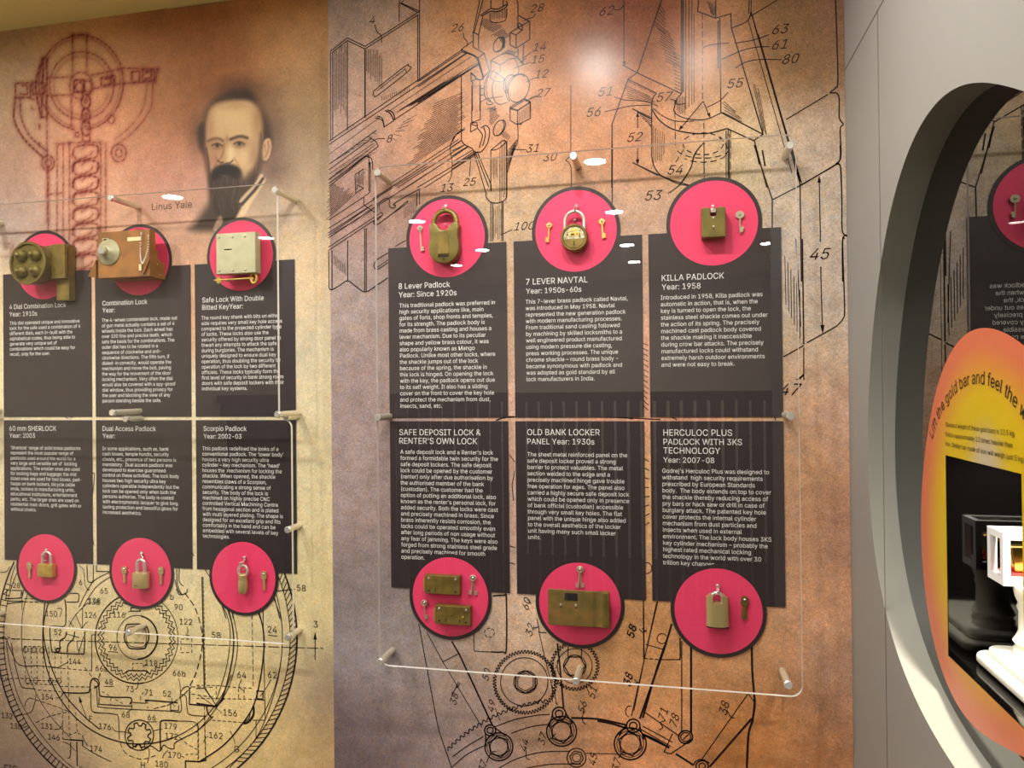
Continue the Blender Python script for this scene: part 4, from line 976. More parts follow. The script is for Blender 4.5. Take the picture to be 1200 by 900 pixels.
k.S(ZI, '398,562 330,602 308,635 314,660 335,662 396,622', 1.3); k.L(ZI, '505,485 440,522; 325,655 396,605', 1.1)
k.H(ZI, (62, 580), (132, 640), (62, 640), (132, 700), 9, 0.6); k.H(ZI, (495, 285), (570, 210), (495, 350), (570, 300), 9, 0.6); k.H(ZI, (60, 440), (220, 360), (140, 390), (300, 290), 4, 0.6)
# patent drawing at the upper right
k.L(ZB, '192,0 192,280', 1.0); k.arrow(ZB, 195, 294, 0.05, 1)
k.S(ZB, '150,42 175,42 192,22', 1.0)
k.L(ZB, '357,0 250,320; 445,0 445,412; 452,0 452,405; 140,550 138,825', 1.4); k.L(ZB, '250,320 210,348 138,550; 185,285 250,320 445,412; 210,348 335,410', 1.2)
k.S(ZB, '335,410 315,450 315,600 316,700 345,762 405,792 485,815', 1.3)
k.L(ZB, '463,0 463,480; 478,0 478,470; 490,0 490,460; 500,60 500,450', 0.7); k.L(ZB, '537,60 537,445; 543,540 545,790', 0.9, (7, 3)); k.L(ZB, '613,80 618,495; 606,90 606,300; 520,0 516,50 595,80 662,60 664,122; 595,0 595,78', 1.3)
k.L(ZB, '664,122 803,590 762,618 645,565; 620,495 803,590; 750,50 968,815', 1.4); k.L(ZB, '738,90 930,760; 765,110 975,810; 782,150 968,800; 752,0 750,50', 0.9); k.S(ZB, '750,50 735,92 664,124', 1.2); k.L(ZB, '742,75 866,0; 743,0 740,60', 1.1)
k.H(ZB, (560, 5), (590, 20), (575, 60), (590, 70), 6, 0.6)
k.S(ZB, '425,440 412,485 440,512 500,526 560,522 620,495', 1.2); k.S(ZB, '315,480 345,525 400,565 480,584 560,586 645,565', 1.5); k.S(ZB, '320,475 360,508 420,532 500,532', 1.0); k.S(ZB, '445,412 420,440 425,458 460,455', 1.2)
k.H(ZB, (425, 430), (460, 430), (425, 490), (460, 500), 7, 0.6)
k.L(ZB, '415,440 418,640; 650,566 655,800; 660,570 660,790; 640,575 642,680', 0.9, (9, 3)); k.L(ZB, '765,618 820,825', 1.3); k.L(ZB, '770,640 788,722; 800,660 812,730', 1.8)
k.E(ZB, 540, 632, 88, 48, 0, 1.2, 0, 360, (6, 4)); k.E(ZB, 540, 650, 118, 45, 0, 1.1, 10, 165, (7, 4)); k.E(ZB, 540, 668, 105, 45, 0, 1.1, 20, 140, (7, 4)); k.L(ZB, '455,655 418,715; 615,600 655,660', 1.0, (7, 3))
k.S(ZB, '535,212 570,198 655,188; 680,190 760,176 830,152', 1.1); k.S(ZB, '620,262 700,226 770,208 832,205', 1.1); k.S(ZB, '682,300 722,275 782,262 885,262', 1.1); k.S(ZB, '650,405 610,445 550,474', 1.1)
k.L(ZB, '540,445 440,565; 540,445 568,512', 1.1); k.arrow(ZB, 432, 574, -0.64, 0.77); k.arrow(ZB, 572, 520, 0.35, 0.93)
k.S(ZB, '148,425 200,440 280,445 342,466', 1.0); k.S(ZB, '105,492 150,482 220,466 312,462', 1.0); k.L(ZB, '395,435 425,443', 1.0); k.S(ZB, '542,628 500,680 485,740 430,820', 1.1)
k.L(ZB, '252,500 252,562; 252,650 252,712; 228,478 312,522; 230,714 342,772', 1.1); k.arrow(ZB, 252, 490, 0, -1); k.arrow(ZB, 252, 724, 0, 1)
k.S(ZB, '1122,0 1132,340 1122,385 1098,407 1128,410 1138,440 1138,515 1155,547 1142,570 1145,690 1122,722 1142,727 1148,825', 1.4); k.L(ZB, '905,525 1088,415', 1.3); k.L(ZB, '970,815 1118,725', 1.2)
k.H(ZB, (350, 20), (325, 110), (372, 55), (375, 150), 7, 0.7); k.H(ZB, (330, 95), (378, 270), (395, 150), (445, 300), 13, 0.7); k.H(ZB, (405, 230), (415, 400), (445, 250), (445, 412), 12, 0.7)
k.H(ZB, (215, 358), (300, 400), (250, 378), (330, 412), 3, 0.6); k.H(ZB, (205, 380), (210, 430), (300, 420), (320, 450), 6, 0.6); k.H(ZB, (235, 480), (300, 545), (310, 515), (315, 560), 6, 0.8); k.H(ZB, (625, 440), (630, 495), (680, 490), (720, 540), 5, 0.7)
k.H(ZB, (322, 560), (370, 600), (322, 720), (365, 690), 6, 0.6); k.H(ZB, (640, 610), (655, 580), (640, 790), (655, 800), 4, 0.6); k.H(ZB, (760, 370), (785, 400), (800, 560), (820, 600), 4, 0.6)
# dimension 45 / 47
k.L(ZD, '70,0 70,272; 820,255 820,400; 818,258 950,190; 950,180 957,640', 1.3); k.S(ZD, '735,0 778,130 820,255; 910,0 935,110 950,180', 1.3); k.arrow(ZD, 190, 92, 0.05, 1)
k.S(ZD, '165,82 300,145 380,182 440,190', 1.1); k.S(ZD, '330,228 395,178 440,100 455,50 485,0', 1.1); k.L(ZD, '615,0 615,165; 500,0 500,135', 0.9)
k.S(ZD, '950,190 1050,132 1120,90 1138,62 1138,0', 1.3); k.S(ZD, '1120,90 1140,105 1146,250 1148,400 1170,425 1150,445 1150,640', 1.4)
k.L(ZD, '1040,160 1046,455; 1048,570 1048,640', 1.1); k.arrow(ZD, 1040, 142, 0, -1, 34, 9)
k.L(ZE, '858,0 865,530', 1.4); k.L(ZE, '763,592 865,535; 880,522 1030,438', 1.3); k.S(ZE, '1030,438 1062,400 1070,340 1060,20 1070,0', 1.3); k.L(ZE, '950,140 958,440; 948,0 948,16; 865,545 865,710', 1.1); k.arrow(ZE, 960, 478, 0.03, 1, 46, 11); k.fill(ZE, '832,705 865,675 865,690'); k.S(ZE, '828,704 845,702 862,684', 1.2)
for i in range(6):
    k.L(ZE, '%d,%d %d,%d' % (770+15*i, 85+34*i, 776+14*i, 330+34*i), 0.8)
k.L(ZE, '826,0 850,440', 0.9)
k.H(ZE, (52, 520), (52, 830), (84, 535), (84, 860), 13, 0.9)
k.S(View(440, 480, 3.75), '530,48 570,34 640,31 760,32 900,30 1080,34 1130,40', 1.8)
k.L(View(740, 480, 4.092), '178,25 218,50; 688,25 690,50; 0,40 140,48', 1.2); k.H(View(740, 480, 4.092), (55, 230), (60, 560), (84, 250), (86, 540), 8, 1.0); k.L(View(440, 480, 3.75), '590,200 612,230; 612,270 600,330 606,400; 590,600 612,605; 590,672 612,680', 1.0)
k.E(View(740, 480, 4.092), 75, 760, 22, 26, 0, 1.0)
# lever and gear drawing at the bottom
k.L(ZF, '208,312 278,690 290,745 340,890', 1.2); k.L(ZF, '240,345 305,465 462,728; 305,465 372,430', 1.0); k.L(ZF, '340,382 370,432 505,722', 2.2)
k.S(ZF, '430,345 430,412 440,422 500,425', 1.0); k.S(ZF, '500,425 545,425 560,412 560,212 550,198 505,200', 1.8); k.E(ZF, 492, 348, 20, 18, 0, 1.0, 0, 360, (4, 2))
def gear(view, cx, cy, r, n, d, wd, a0=0, a1=360, sy=1.0):
    p = []
    m = int(n*abs(a1-a0)/360)
    for i in range(m):
        for q, rr in ((0.0, r-d), (0.35, r), (0.6, r), (0.8, r-d)):
            t = radians(a0+(a1-a0)*(i+q)/m)
            p.append((view.ox+(cx+rr*cos(t))/view.k, view.oy+(cy+rr*sy*sin(t))/view.k))
    if abs(a1-a0) == 360: p.append(p[0])
    k.poly(p, wd)
gear(ZF, 635, 547, 128, 62, 11, 1.2); k.E(ZF, 632, 545, 95, 97, 0, 1.1); k.E(ZF, 637, 546, 47, 45, 0, 1.2)
def hexa(view, cx, cy, r, wd, rot=0):
    k.poly([(view.ox+(cx+r*cos(radians(60*i+rot)))/view.k, view.oy+(cy+r*sin(radians(60*i+rot)))/view.k) for i in range(7)], wd)
hexa(ZF, 637, 546, 45, 1.6, 30); hexa(ZF, 637, 546, 36, 1.0, 30)
gear(ZF, 835, 482, 98, 44, 11, 1.2); k.E(ZF, 835, 482, 70, 70, 0, 1.0); k.E(ZF, 835, 482, 45, 44, 0, 1.3); hexa(ZF, 835, 482, 42, 1.5); k.L(ZF, '808,400 808,445; 862,400 862,445', 1.2)
k.S(ZF, '690,340 715,450 742,560 745,625; 682,292 690,326 692,346', 1.0); k.L(ZF, '672,330 690,324; 690,346 722,348', 1.2); k.L(ZF, '765,390 775,480 790,650', 2.0)
k.S(ZF, '762,420 748,470 745,560 765,640; 778,410 755,520 760,640', 0.9, (4, 3))
k.L(ZF, '1110,212 1112,455; 1165,222 1115,452 1072,662', 1.0); k.L(ZF, '1196,400 1165,490 1108,690', 2.0)
gear(ZF, 800, 1280, 668, 190, 10, 1.3, 224, 264); k.S(ZF, '505,730 590,698 680,680 735,676', 1.2); k.S(ZF, '820,690 930,695 1040,718', 2.2); k.S(ZF, '1105,755 1150,778 1200,802', 2.2)
k.S(ZF, '340,890 400,838 470,802; 525,895 600,855 700,828 815,824; 640,892 740,876 860,876; 580,752 650,728 725,716; 345,845 400,805 468,765', 1.1)
k.S(ZF, '1040,838 1000,835 880,832', 0.9)
def bolt(view, bx, by, R, lx, ly, lr):
    k.E(view, bx, by, R, R, 0, 1.8); k.E(view, bx, by, R*0.84, R*0.84, 0, 0.9); hexa(view, bx, by, R*0.76, 1.6, 20); k.E(view, bx, by, R*0.62, R*0.62, 0, 1.0)
    k.E(view, lx, ly, lr, lr, 0, 1.8); k.E(view, lx, ly, lr*0.55, lr*0.55, 0, 1.6)
    d = hypot(bx-lx, by-ly); nx, ny = -(by-ly)/d, (bx-lx)/d
    for sgn in (-1, 1):
        k.L(view, '%f,%f %f,%f' % (lx+sgn*nx*lr, ly+sgn*ny*lr, bx+sgn*nx*R*0.8-(bx-lx)*0.35, by+sgn*ny*R*0.8-(by-ly)*0.35), 1.6)
bolt(ZF, 530, 806, 56, 495, 740, 22); bolt(ZF, 782, 744, 60, 772, 674, 27); bolt(ZF, 1058, 794, 64, 1070, 722, 27)
k.E(ZF, 842, 850, 38, 38, 0, 1.3); hexa(ZF, 842, 850, 28, 1.2, 10); k.E(ZF, 842, 850, 17, 17, 0, 1.0); k.E(ZF, 1056, 664, 17, 22, 0, 1.0, 100, 290)
for t in ('368,545 340,605', '375,550 360,570', '880,560 890,585', '872,640 866,700 880,715', '1090,545 1065,560', '515,650 535,700', '480,870 500,830 520,825', '730,780 760,752', '640,820 640,850 655,858', '660,230 645,215', '1105,330 1125,345', '1020,840 1035,820'):
    k.S(ZF, t, 1.0)
k.L(ZG, '187,215 190,455; 250,460 335,460', 1.1); k.L(ZG, '190,455 250,460', 1.1, (4, 2)); k.S(ZG, '335,372 336,450 330,460', 1.5); k.L(ZG, '245,225 190,460 138,690; 195,398 272,420', 1.0); k.L(ZG, '302,315 270,420 172,700', 2.2); k.E(ZG, 262, 375, 20, 20, 0, 1.0, 30, 330)
k.L(ZG, '342,385 342,755', 1.2); k.L(ZG, '380,405 380,760', 2.4); k.E(ZG, 358, 774, 28, 26, 0, 1.8); k.E(ZG, 358, 774, 20, 18, 0, 1.3); k.L(ZG, '347,784 370,764', 1.2)
k.S(ZG, '626,385 628,500 634,580 638,640 628,710 613,765 606,900', 2.4); k.L(ZG, '612,598 636,632; 610,600 425,862', 1.1); k.L(ZG, '625,700 455,895', 2.2)
k.L(ZG, '190,672 332,770', 1.3); k.L(ZG, '270,835 305,760; 270,835 298,842 388,780; 175,742 298,812; 185,730 305,795', 1.2); k.S(ZG, '0,708 60,720 115,738; 182,762 235,785 292,818; 318,842 390,888', 2.4)
k.E(ZG, 425, 892, 25, 22, 0, 1.6); k.E(ZG, 425, 892, 13, 12, 0, 1.4); k.S(ZG, '390,888 400,872 425,865 455,880', 1.4)
for t in ('170,335 185,350 200,340', '525,665 540,690 555,698', '250,745 265,735 255,715 275,708', '150,540 165,558', '85,860 105,835'):
    k.S(ZG, t, 1.1)
nr = Numbers(D_R-0.0005)
nr.add(ZA, '218,90,4 297,628,8 605,125,26 966,36,28 976,212,14 970,268,15 986,335,12 995,420,27 945,672,31 1025,712,30 660,825,25', 38, 0.35, -0.012)
nr.add(ZC, '322,68,13 632,222,100', 34, 0.35, -0.012)
nr.add(ZB, '118,47,62 882,127,63 877,195,61 925,258,80 683,365,55 372,425,57 110,402,51 60,492,56 241,602,52 418,745,54', 40, 0.35, -0.012)
nr.add(ZD, '265,235,53', 46, 0.35, -0.012); nr.add(ZD, '1045,510,45', 50, 0.35, 0.0)
nr.add(ZE, '800,755,47', 56, 0.35, 0.0)
nr.add(ZF, '640,230,60 655,335,32 480,515,50 350,612,38 500,642,49 906,588,51 866,645,56 1062,342,58 1048,532,38 705,772,37 632,800,44 908,855,45 465,882,37', 30, 0.3, 0.006, 76)
nr.add(ZG, '140,343,58 125,540,38 266,682,71 312,705,78 514,655,38 78,885,37', 32, 0.3, 0.006, 76)
k.mb.add(nr.mb.v, nr.mb.f)
k.mb.build('line_drawing', 'ink', mural_r)

# ---- left mural line work
k = Ink(D_L-0.0008)
def EP(cx, cy, rx, ry, wd=1.1, a0=0, a1=360, dash=None):
    k.poly(ell(cx, cy, rx, ry, 0, a0, a1, 90), wd, dash)
# rim band with rungs
EP(172, 748, 176, 191, 2.4, -28, 208); EP(172, 748, 168, 182, 1.2, -28, 208); EP(172, 748, 159, 173, 1.0, -28, 120)
for i in range(46):
    t = radians(112+i*1.95)
    k.poly([(172+167*cos(t), 748+181*sin(t)), (172+176*cos(t), 748+191*sin(t))], 1.3)
for i in range(40):
    t = radians(-26+i*2.0); t2 = t-radians(2.6)
    k.poly([(172+168*cos(t), 748+182*sin(t)), (172+176*cos(t2), 748+191*sin(t2))], 1.1)
EP(164, 748, 114, 124, 1.9, 70, 232); EP(164, 748, 114, 124, 1.2, 20, 72)
k.S(ZN, '125,75 160,150 170,250 150,400 100,560', 1.1); k.S(ZN, '160,105 180,180 188,270 176,380 138,530 100,592', 2.0); k.S(ZN, '180,110 206,250 196,380 150,520 62,650 0,722', 1.1)
k.S(ZN, '315,120 335,200 340,300 322,450 286,590 222,690 132,790 10,872', 2.0); k.L(ZN, '335,115 346,660', 1.0); k.L(ZN, '280,130 286,500', 0.9, (7, 3)); k.S(ZN, '390,50 425,150 432,280 415,430 370,590 300,750 165,900', 1.0)
k.L(ZN, '597,235 597,355', 1.2); k.arrow(ZN, 597, 215, 0, -1, 40, 9)
k.L(ZN, '0,485 100,485 195,495 280,500; 0,550 300,555; 240,505 240,552; 100,485 100,555; 212,500 212,552', 1.0, (5, 3)); k.L(ZN, '0,500 45,500 100,586', 1.2); k.L(ZN, '0,575 100,590 140,550', 2.0); k.L(ZN, '305,552 335,554 335,515 305,513 305,552', 1.6)
k.L(ZN, '300,556 346,560; 346,660 285,660; 300,662 300,756', 1.0); k.S(ZN, '288,590 286,635 262,668 236,676', 3.2); k.S(ZN, '272,615 265,650 240,668', 1.2); k.S(ZN, '52,590 58,625 80,650', 2.2); k.L(ZN, '80,660 240,672; 8,670 8,870; 40,640 46,862', 1.0, (5, 3))
k.S(ZN, '375,455 350,500 320,540; 228,455 215,490 240,512; 20,540 70,575 130,625; 60,740 45,752 35,772; 170,715 185,745 195,780', 0.9); k.L(ZN, '360,232 408,238', 1.0)
k.L(View(0, 620, 3.077), '0,395 1165,430', 1.0, (16, 3))
# toothed dial
EP(160, 748, 48.5, 53, 2.0, 80, 250); EP(160, 748, 48.5, 53, 1.1, -110, 80)
for r_, ph in ((44.0, 0), (40.0, 0.5)):
    p = []
    for i in range(80):
        t = radians(i*4.5); rr = r_+(1.8 if i % 2 else -1.8)
        p.append((160+rr*cos(t), 748+rr*1.09*sin(t)))
    k.poly(p+[p[0]], 1.2)
EP(161, 747, 24, 26, 1.0); EP(161, 747, 23.2, 25.2, 1.8, -80, 90)
k.S(ZM, '152,250 160,190 180,178 250,180 272,205 275,250 262,285 250,300 185,300 165,280 152,250', 2.0); k.S(ZM, '162,250 168,200 190,190 240,190 262,215 264,250 250,290 190,290 168,270 162,250', 1.0)
k.L(ZM, '185,95 232,95 232,112 185,112 185,95', 1.6); k.L(ZM, '150,130 182,112; 345,130 385,95; 437,252 492,252 492,320 437,320 437,252; 440,238 490,232', 1.0, (5, 3)); k.S(ZM, '468,190 472,215 462,235', 0.9)
k.L(ZM, '158,420 175,410 265,412 282,430', 1.8); k.L(ZM, '195,408 195,375 248,375 248,408', 1.0, (4, 3)); k.L(ZM, '248,390 262,378', 0.9)
k.S(ZM, '0,455 22,478 28,530 40,540 110,545 178,546 190,560 180,580', 1.8); k.S(ZM, '0,488 14,500 18,580 38,595 200,606 380,614 428,620 440,600 434,530 448,500 470,490 482,502', 1.2); k.L(ZM, '25,545 25,580 190,590', 1.4)
k.S(ZM, '262,575 262,562 275,560 420,572', 2.0); k.L(ZM, '385,574 385,610 425,612 425,585; 185,570 260,575', 1.2); k.L(ZM, '85,545 85,582; 270,560 270,600; 40,515 150,580', 1.0, (5, 3)); k.S(ZM, '300,602 380,580 440,540 490,492', 1.2, (9, 2))
k.S(ZM, '438,530 462,540 468,600 482,632 565,640', 1.2); k.L(ZM, '480,502 480,580 600,590', 2.0); k.L(ZM, '490,492 600,494; 490,528 600,545', 1.0, (6, 3)); k.L(ZM, '555,500 600,562', 1.2)
k.S(ZM, '455,20 505,90 535,180 545,260 535,340 510,430 480,490', 1.6, (9, 4)); k.L(ZM, '543,-60 554,490', 1.8); k.L(ZM, '549,-60 560,490', 0.9, (4, 2)); k.L(ZM, '555,590 562,860; 525,690 525,860', 1.0, (5, 3))
k.S(ZM, '0,622 60,625 105,630 122,645 128,760', 1.1); k.E(ZM, 228, 735, 72, 76, 0, 1.6)
p = []
for i in range(8):
    for q, rr in ((0, 44), (0.25, 44), (0.4, 60), (0.75, 60), (0.95, 44)):
        t = 2*pi*(i+q)/8
        p.append((110+(228+rr*cos(t))/4.286, 690+(735+rr*1.06*sin(t))/4.286))
k.poly(p+[p[0]], 1.8)
k.S(ZM, '335,812 333,690 345,662 420,664', 2.0); k.S(ZM, '420,664 500,668 520,690 522,720', 1.1); k.S(ZM, '165,778 185,800 205,790 225,782 245,810 262,795 290,790 330,815 350,785 375,800 402,802 412,770 520,712 600,640', 1.4)
k.S(ZM, '130,770 160,825 240,856 322,832', 1.1, (8, 4)); k.S(ZM, '275,800 278,835 268,875; 345,852 350,835 372,810; 295,715 320,708 345,705; 90,695 110,715 160,720 195,738; 205,505 218,495 222,465; 168,620 190,600 188,570; 390,550 395,575 408,592; 425,448 432,480 435,520; 30,425 22,455', 0.9); k.S(ZM, '430,745 470,780 520,808; 235,560 235,540 250,518', 1.0, (6, 3)); k.S(ZM, '440,840 455,845 470,830 525,832', 0.9, (5, 3)); k.L(ZM, '460,900 460,865 530,868 565,860', 2.0)
k.L(ZM, '70,315 120,318; 50,490 100,490; 262,668 318,668', 1.0)
# left part
k.S(ZL, '145,0 118,100 108,200 115,330 150,450 200,560 270,660 355,750', 1.0); k.S(ZL, '225,75 216,190 230,300 272,430 332,540 422,640 500,705', 1.8)
k.S(ZL, '30,260 52,400 100,560 190,710 290,830 375,905', 1.0)
k.L(ZL, '35,0 28,60; 45,50 110,45 120,0; 35,75 120,65', 1.5); k.L(ZL, '120,65 220,66; 35,240 60,250 220,258; 0,450 130,450; 190,508 305,516; 300,490 450,493; 260,395 460,412', 1.0, (6, 3))
k.S(ZL, '5,245 28,245 50,300 95,380 190,386', 1.3); k.S(ZL, '55,270 80,400 105,485 125,498 178,502', 1.3); k.L(ZL, '190,386 290,395 345,368', 1.1)
k.S(ZL, '315,515 335,522 435,522 450,505 455,468 470,450 490,456 498,480 472,500', 1.9); k.S(ZL, '455,500 458,600 480,620 557,626', 1.2)
k.S(ZL, '330,78 330,160 320,188 262,188 250,200 258,300 280,320 405,327 422,315 425,215', 1.6); k.E(ZL, 290, 308, 9, 9, 0, 2.2)
k.S(ZL, '335,215 325,245 302,262 300,305; 375,215 368,250 342,280 338,320', 1.8); k.S(ZL, '345,190 380,130 442,68; 415,198 420,185 440,165; 400,295 396,325; 385,262 395,310 420,240; 345,160 370,190; 330,225 398,245; 285,100 310,100 300,140; 380,130 410,200; 415,100 412,200', 1.0)
for i in range(7):
    x = 125+30*i; k.L(ZL, '%d,290 %d,470' % (x, x+3), 0.9, (4, 3))
k.L(ZL, '120,288 225,290; 130,478 300,482; 145,460 300,462', 1.0, (5, 3))
for x, y in ((170, 307), (212, 308), (130, 305), (178, 460), (255, 462), (295, 462), (140, 462)):
    k.E(ZL, x, y, 12, 13, 0, 1.0)
k.L(ZL, '312,520 315,755; 340,330 346,620 348,735; 380,620 388,720; 348,735 385,720 420,740', 1.0, (5, 3)); k.L(ZL, '315,755 350,758; 460,230 460,410', 1.1); k.L(ZL, '350,758 415,762 415,790', 2.0); k.L(ZL, '385,768 388,890', 1.8); k.S(ZL, '355,770 352,840 340,852', 1.3); k.S(ZL, '415,790 480,830 557,868', 1.1); k.L(ZL, '435,650 402,560', 1.0); k.arrow(ZL, 396, 538, -0.3, -1, 34, 8)
k.S(ZL, '80,638 150,622 172,580 180,532; 112,700 130,692 142,688; 272,705 300,702 315,672; 315,768 345,780 380,815; 440,790 425,765 412,740; 280,548 302,545 320,520; 125,590 132,562 150,548; 495,445 505,425', 1.0); k.S(ZL, '150,548 250,580 345,616; 180,672 250,640 345,618', 1.0, (7, 3)); k.L(ZL, '460,232 500,230; 425,395 460,440', 1.0, (7, 3))
# around the pink discs
k.L(ZS, '870,400 875,560; 940,570 942,400; 975,400 975,468 1130,472', 1.4); k.S(ZS, '875,560 885,582 908,592 930,586 940,568', 1.4); k.S(ZS, '1130,475 960,565 862,700 780,870; 1135,525 980,635 872,785 812,890', 1.1); k.S(ZS, '780,405 830,455 850,620 885,682', 0.9); k.S(ZS, '680,715 765,715 780,740 775,795 755,810 640,810', 1.5)
k.S(ZS, '-60,720 10,660 30,540 75,400; -90,480 -20,470 10,420', 1.1); k.L(ZS, '40,680 150,682; -40,770 130,768 145,690; 0,800 170,800', 1.4); k.L(ZS, '175,770 310,780; 180,810 350,815', 1.0, (6, 3)); k.L(ZS, '400,815 395,900; 625,780 640,900', 1.8); k.L(ZS, '150,690 148,900; 880,680 900,670', 0.9)
k.S(ZM, '415,0 425,25 440,30 465,20 470,0; 330,-15 345,-5 350,-35', 1.3); k.S(View(125, 625, 10.0), '820,420 830,600 870,700 900,720; 800,540 830,660 880,715; 850,410 850,560 900,620', 1.4)
k.L(View(240, 625, 9.0), '0,380 60,470 70,500; 760,610 850,600 950,590; 180,760 225,900; 240,800 270,900; 280,810 300,900; 495,860 495,900; 565,840 585,900; 615,820 615,900; 735,680 790,900', 1.2)
k.S(View(0, 470, 3.077), '322,270 340,262 335,330; 325,470 340,520; 690,300 690,430; 690,540 700,560; 880,55 885,35; 240,52 262,60; 225,52 245,62', 1.2)
nl = Numbers(D_L-0.0008)
nl.add(ZL, '470,65,138 258,125,150 455,132,126 290,218,52 376,365,144 508,400,66a 238,543,154 35,637,132 80,690,130 455,652,F 235,690,131 270,745,146 482,803,174', 36, 0, -0.014)
nl.add(ZM, '125,130,116 425,92,90 462,165,122 95,295,96 288,373,118 428,425,66b 75,468,48 180,503,73 275,520,71 367,527,52 160,632,68 290,646,66 55,692,176 385,690,179 390,740,172 405,835,170 340,880,180 246,885,H 392,40,b', 36, 0, -0.014)
nl.add(ZN, '600,178,3 382,205,24 100,233,58 228,433,64 382,433,62 170,623,156 98,737,162 203,805,G', 38, 0, -0.014)
nl.add(ZS, '88,625,28 1060,685,65 955,795,138 800,590,6', 78, 0, -0.014)
nl.add(View(0, 0, 1), '353,689,58', 8.5, 0, -0.012)
nl.add(View(0, 0, 1), '14,901,FIG.', 11, 0, 0.03)
k.mb.add(nl.mb.v, nl.mb.f)
k.mb.build('line_drawing', 'ink_matt', mural_l)
cp = MB()
V, Fc = text_arrays('Linus Yale', 0)
e = extent(V)
p0, p1 = onY(178, 246.5, D_L-0.0008), onY(225, 244.5, D_L-0.0008)
sc = (p1[0]-p0[0])/(e[1]-e[0])
put_text(cp, V, Fc, p0[0]-e[0]*sc, p0[2], sc, sc, D_L-0.0008)
cp.build('caption', 'caption', mural_l)


# ------------------------------------------------------------------ information panels
def wbuild(mb, name, m, parent, **kw):
    """geometry given in room coordinates, stored relative to its thing"""
    l = parent.location
    mb.v = [(a-l[0], b-l[1], c-l[2]) for a, b, c in mb.v]
    return mb.build(name, m, parent, **kw)
def put_heading(mb, Y, px, py, px1, body, res=2):
    V, Fc = text_arrays(body, 0)
    e = extent(V)
    a = onY(px, py, Y); b = onY(px1, py-(px1-px)*0.03, Y)
    sc = (b[0]-a[0])/(e[1]-e[0])
    put_text(mb, V, Fc, a[0]-e[0]*sc, a[2], sc, sc*1.06, Y)
    return sc
PANELS = []
def info_panel(label, Y, box, disc, rp, rr, heads, body):
    """box: x0,x1,z0,z1 of the dark rectangle; disc: centre (x,z)"""
    x0, x1, z0, z1 = box
    t = thing('information_panel', label, 'information panel', ((x0+x1)/2, Y, z0), 'information panels about locks')
    b = MB().box(x0, x1, Y-0.002, Y-0.0008, z0, z1)
    wbuild(b, 'board', 'panel', t)
    wbuild(MB().prism(circ(rr, 64, disc[0], disc[1]), Y-0.0026, Y-0.0021), 'disc_rim', 'panel', t)
    wbuild(MB().prism(circ(rp, 64, disc[0], disc[1]), Y-0.0032, Y-0.00265), 'pink_disc', 'pink', t)['label'] = 'pink disc behind the exhibit'
    yt = Y-0.0024
    h = MB()
    for px, py, px1, s_ in heads:
        put_heading(h, yt, px, py, px1, s_)
    wbuild(h, 'heading', 'white', t)
    px, py0, py1, wide, wpx, txt = body
    lines = txt.split('|')
    V, Fc = text_arrays(wide, 0)
    e = extent(V)
    a = onY(px, py0, yt); b = onY(px+wpx, py0-wpx*0.02, yt); c = onY(px, py1, yt)
    sc = (b[0]-a[0])/(e[1]-e[0])
    mb = MB()
    n = len(lines)
    for i, s_ in enumerate(lines):
        if not s_: continue
        V, Fc = text_arrays(s_, 0)
        e = extent(V)
        put_text(mb, V, Fc, a[0]-0.03*sc, a[2]+(c[2]-a[2])*i/max(1, n-1), sc, sc*1.06, yt)
    wbuild(mb, 'body_text', 'white', t)
    PANELS.append(t)
    return t

ZT, ZB_ = (1.487, 1.871), (1.103, 1.4785)
RX = [(-0.622, -0.347), (-0.331, -0.0545), (-0.0415, 0.2225)]
XD_R = (-0.483, -0.1945, 0.091)
LX = [(-1.755, -1.477), (-1.465, -1.183), (-1.170, -0.894)]
XD_L = (-1.6215, -1.331, -1.039)
ZDT, ZDB = 1.8865, 1.0885
RP, RR = 0.0875, 0.0955
def Rb(i, r): return (RX[i][0], RX[i][1], r[0], r[1])
def Lb(i, r): return (LX[i][0], LX[i][1], r[0], r[1])
info_panel('dark panel headed 8 Lever Padlock with pink disc at its top, nearest the mural edge', D_R, Rb(0, ZT), (XD_R[0], ZDT), RP, RR,
  [(467.2, 338.7, 527.3, '8 Lever Padlock'), (467.2, 348.6, 535, 'Year: Since 1920s')],
  (468, 360.5, 478, 'Padlock. Unlike most other locks, where', 111.5, 'This traditional padlock was preferred in|high security applications like, main|gates of forts, shop fronts and temples,|for its strength. The padlock body is|made from brass casting and houses a|lever mechanism. Due to its peculiar|shape and yellow brass colour, it was|also popularly known as Mango|Padlock. Unlike most other locks, where|the shackle jumps out of the lock|because of the spring, the shackle in|this lock is hinged. On opening the lock|with the key, the padlock opens out due|to its self weight. It also has a sliding|cover on the front to cover the key hole|and protect the mechanism from dust,|insects, sand, etc.'))
info_panel('dark panel headed 7 LEVER with pink disc around the round padlock', D_R, Rb(1, ZT), (XD_R[1], ZDT), RP, RR,
  [(616.5, 333.7, 688.5, '7 LEVER NAVTAL'), (616.5, 344.3, 681.3, 'Year: 1950s-60s')],
  (616, 356, 446.7, 'This 7-lever brass padlock called Navtal,', 119.5, 'This 7-lever brass padlock called Navtal,|was introduced in May 1958. Navtal|represented the new generation padlock|with modern manufacturing processes.|From traditional sand casting followed|by machining by skilled locksmiths to a|well engineered product manufactured|using modern pressure die casting,|press working processes. The unique|chrome shackle \u2013 round brass body -|became synonymous with padlock and|was adopted as gold standard by all|lock manufacturers in India.'))
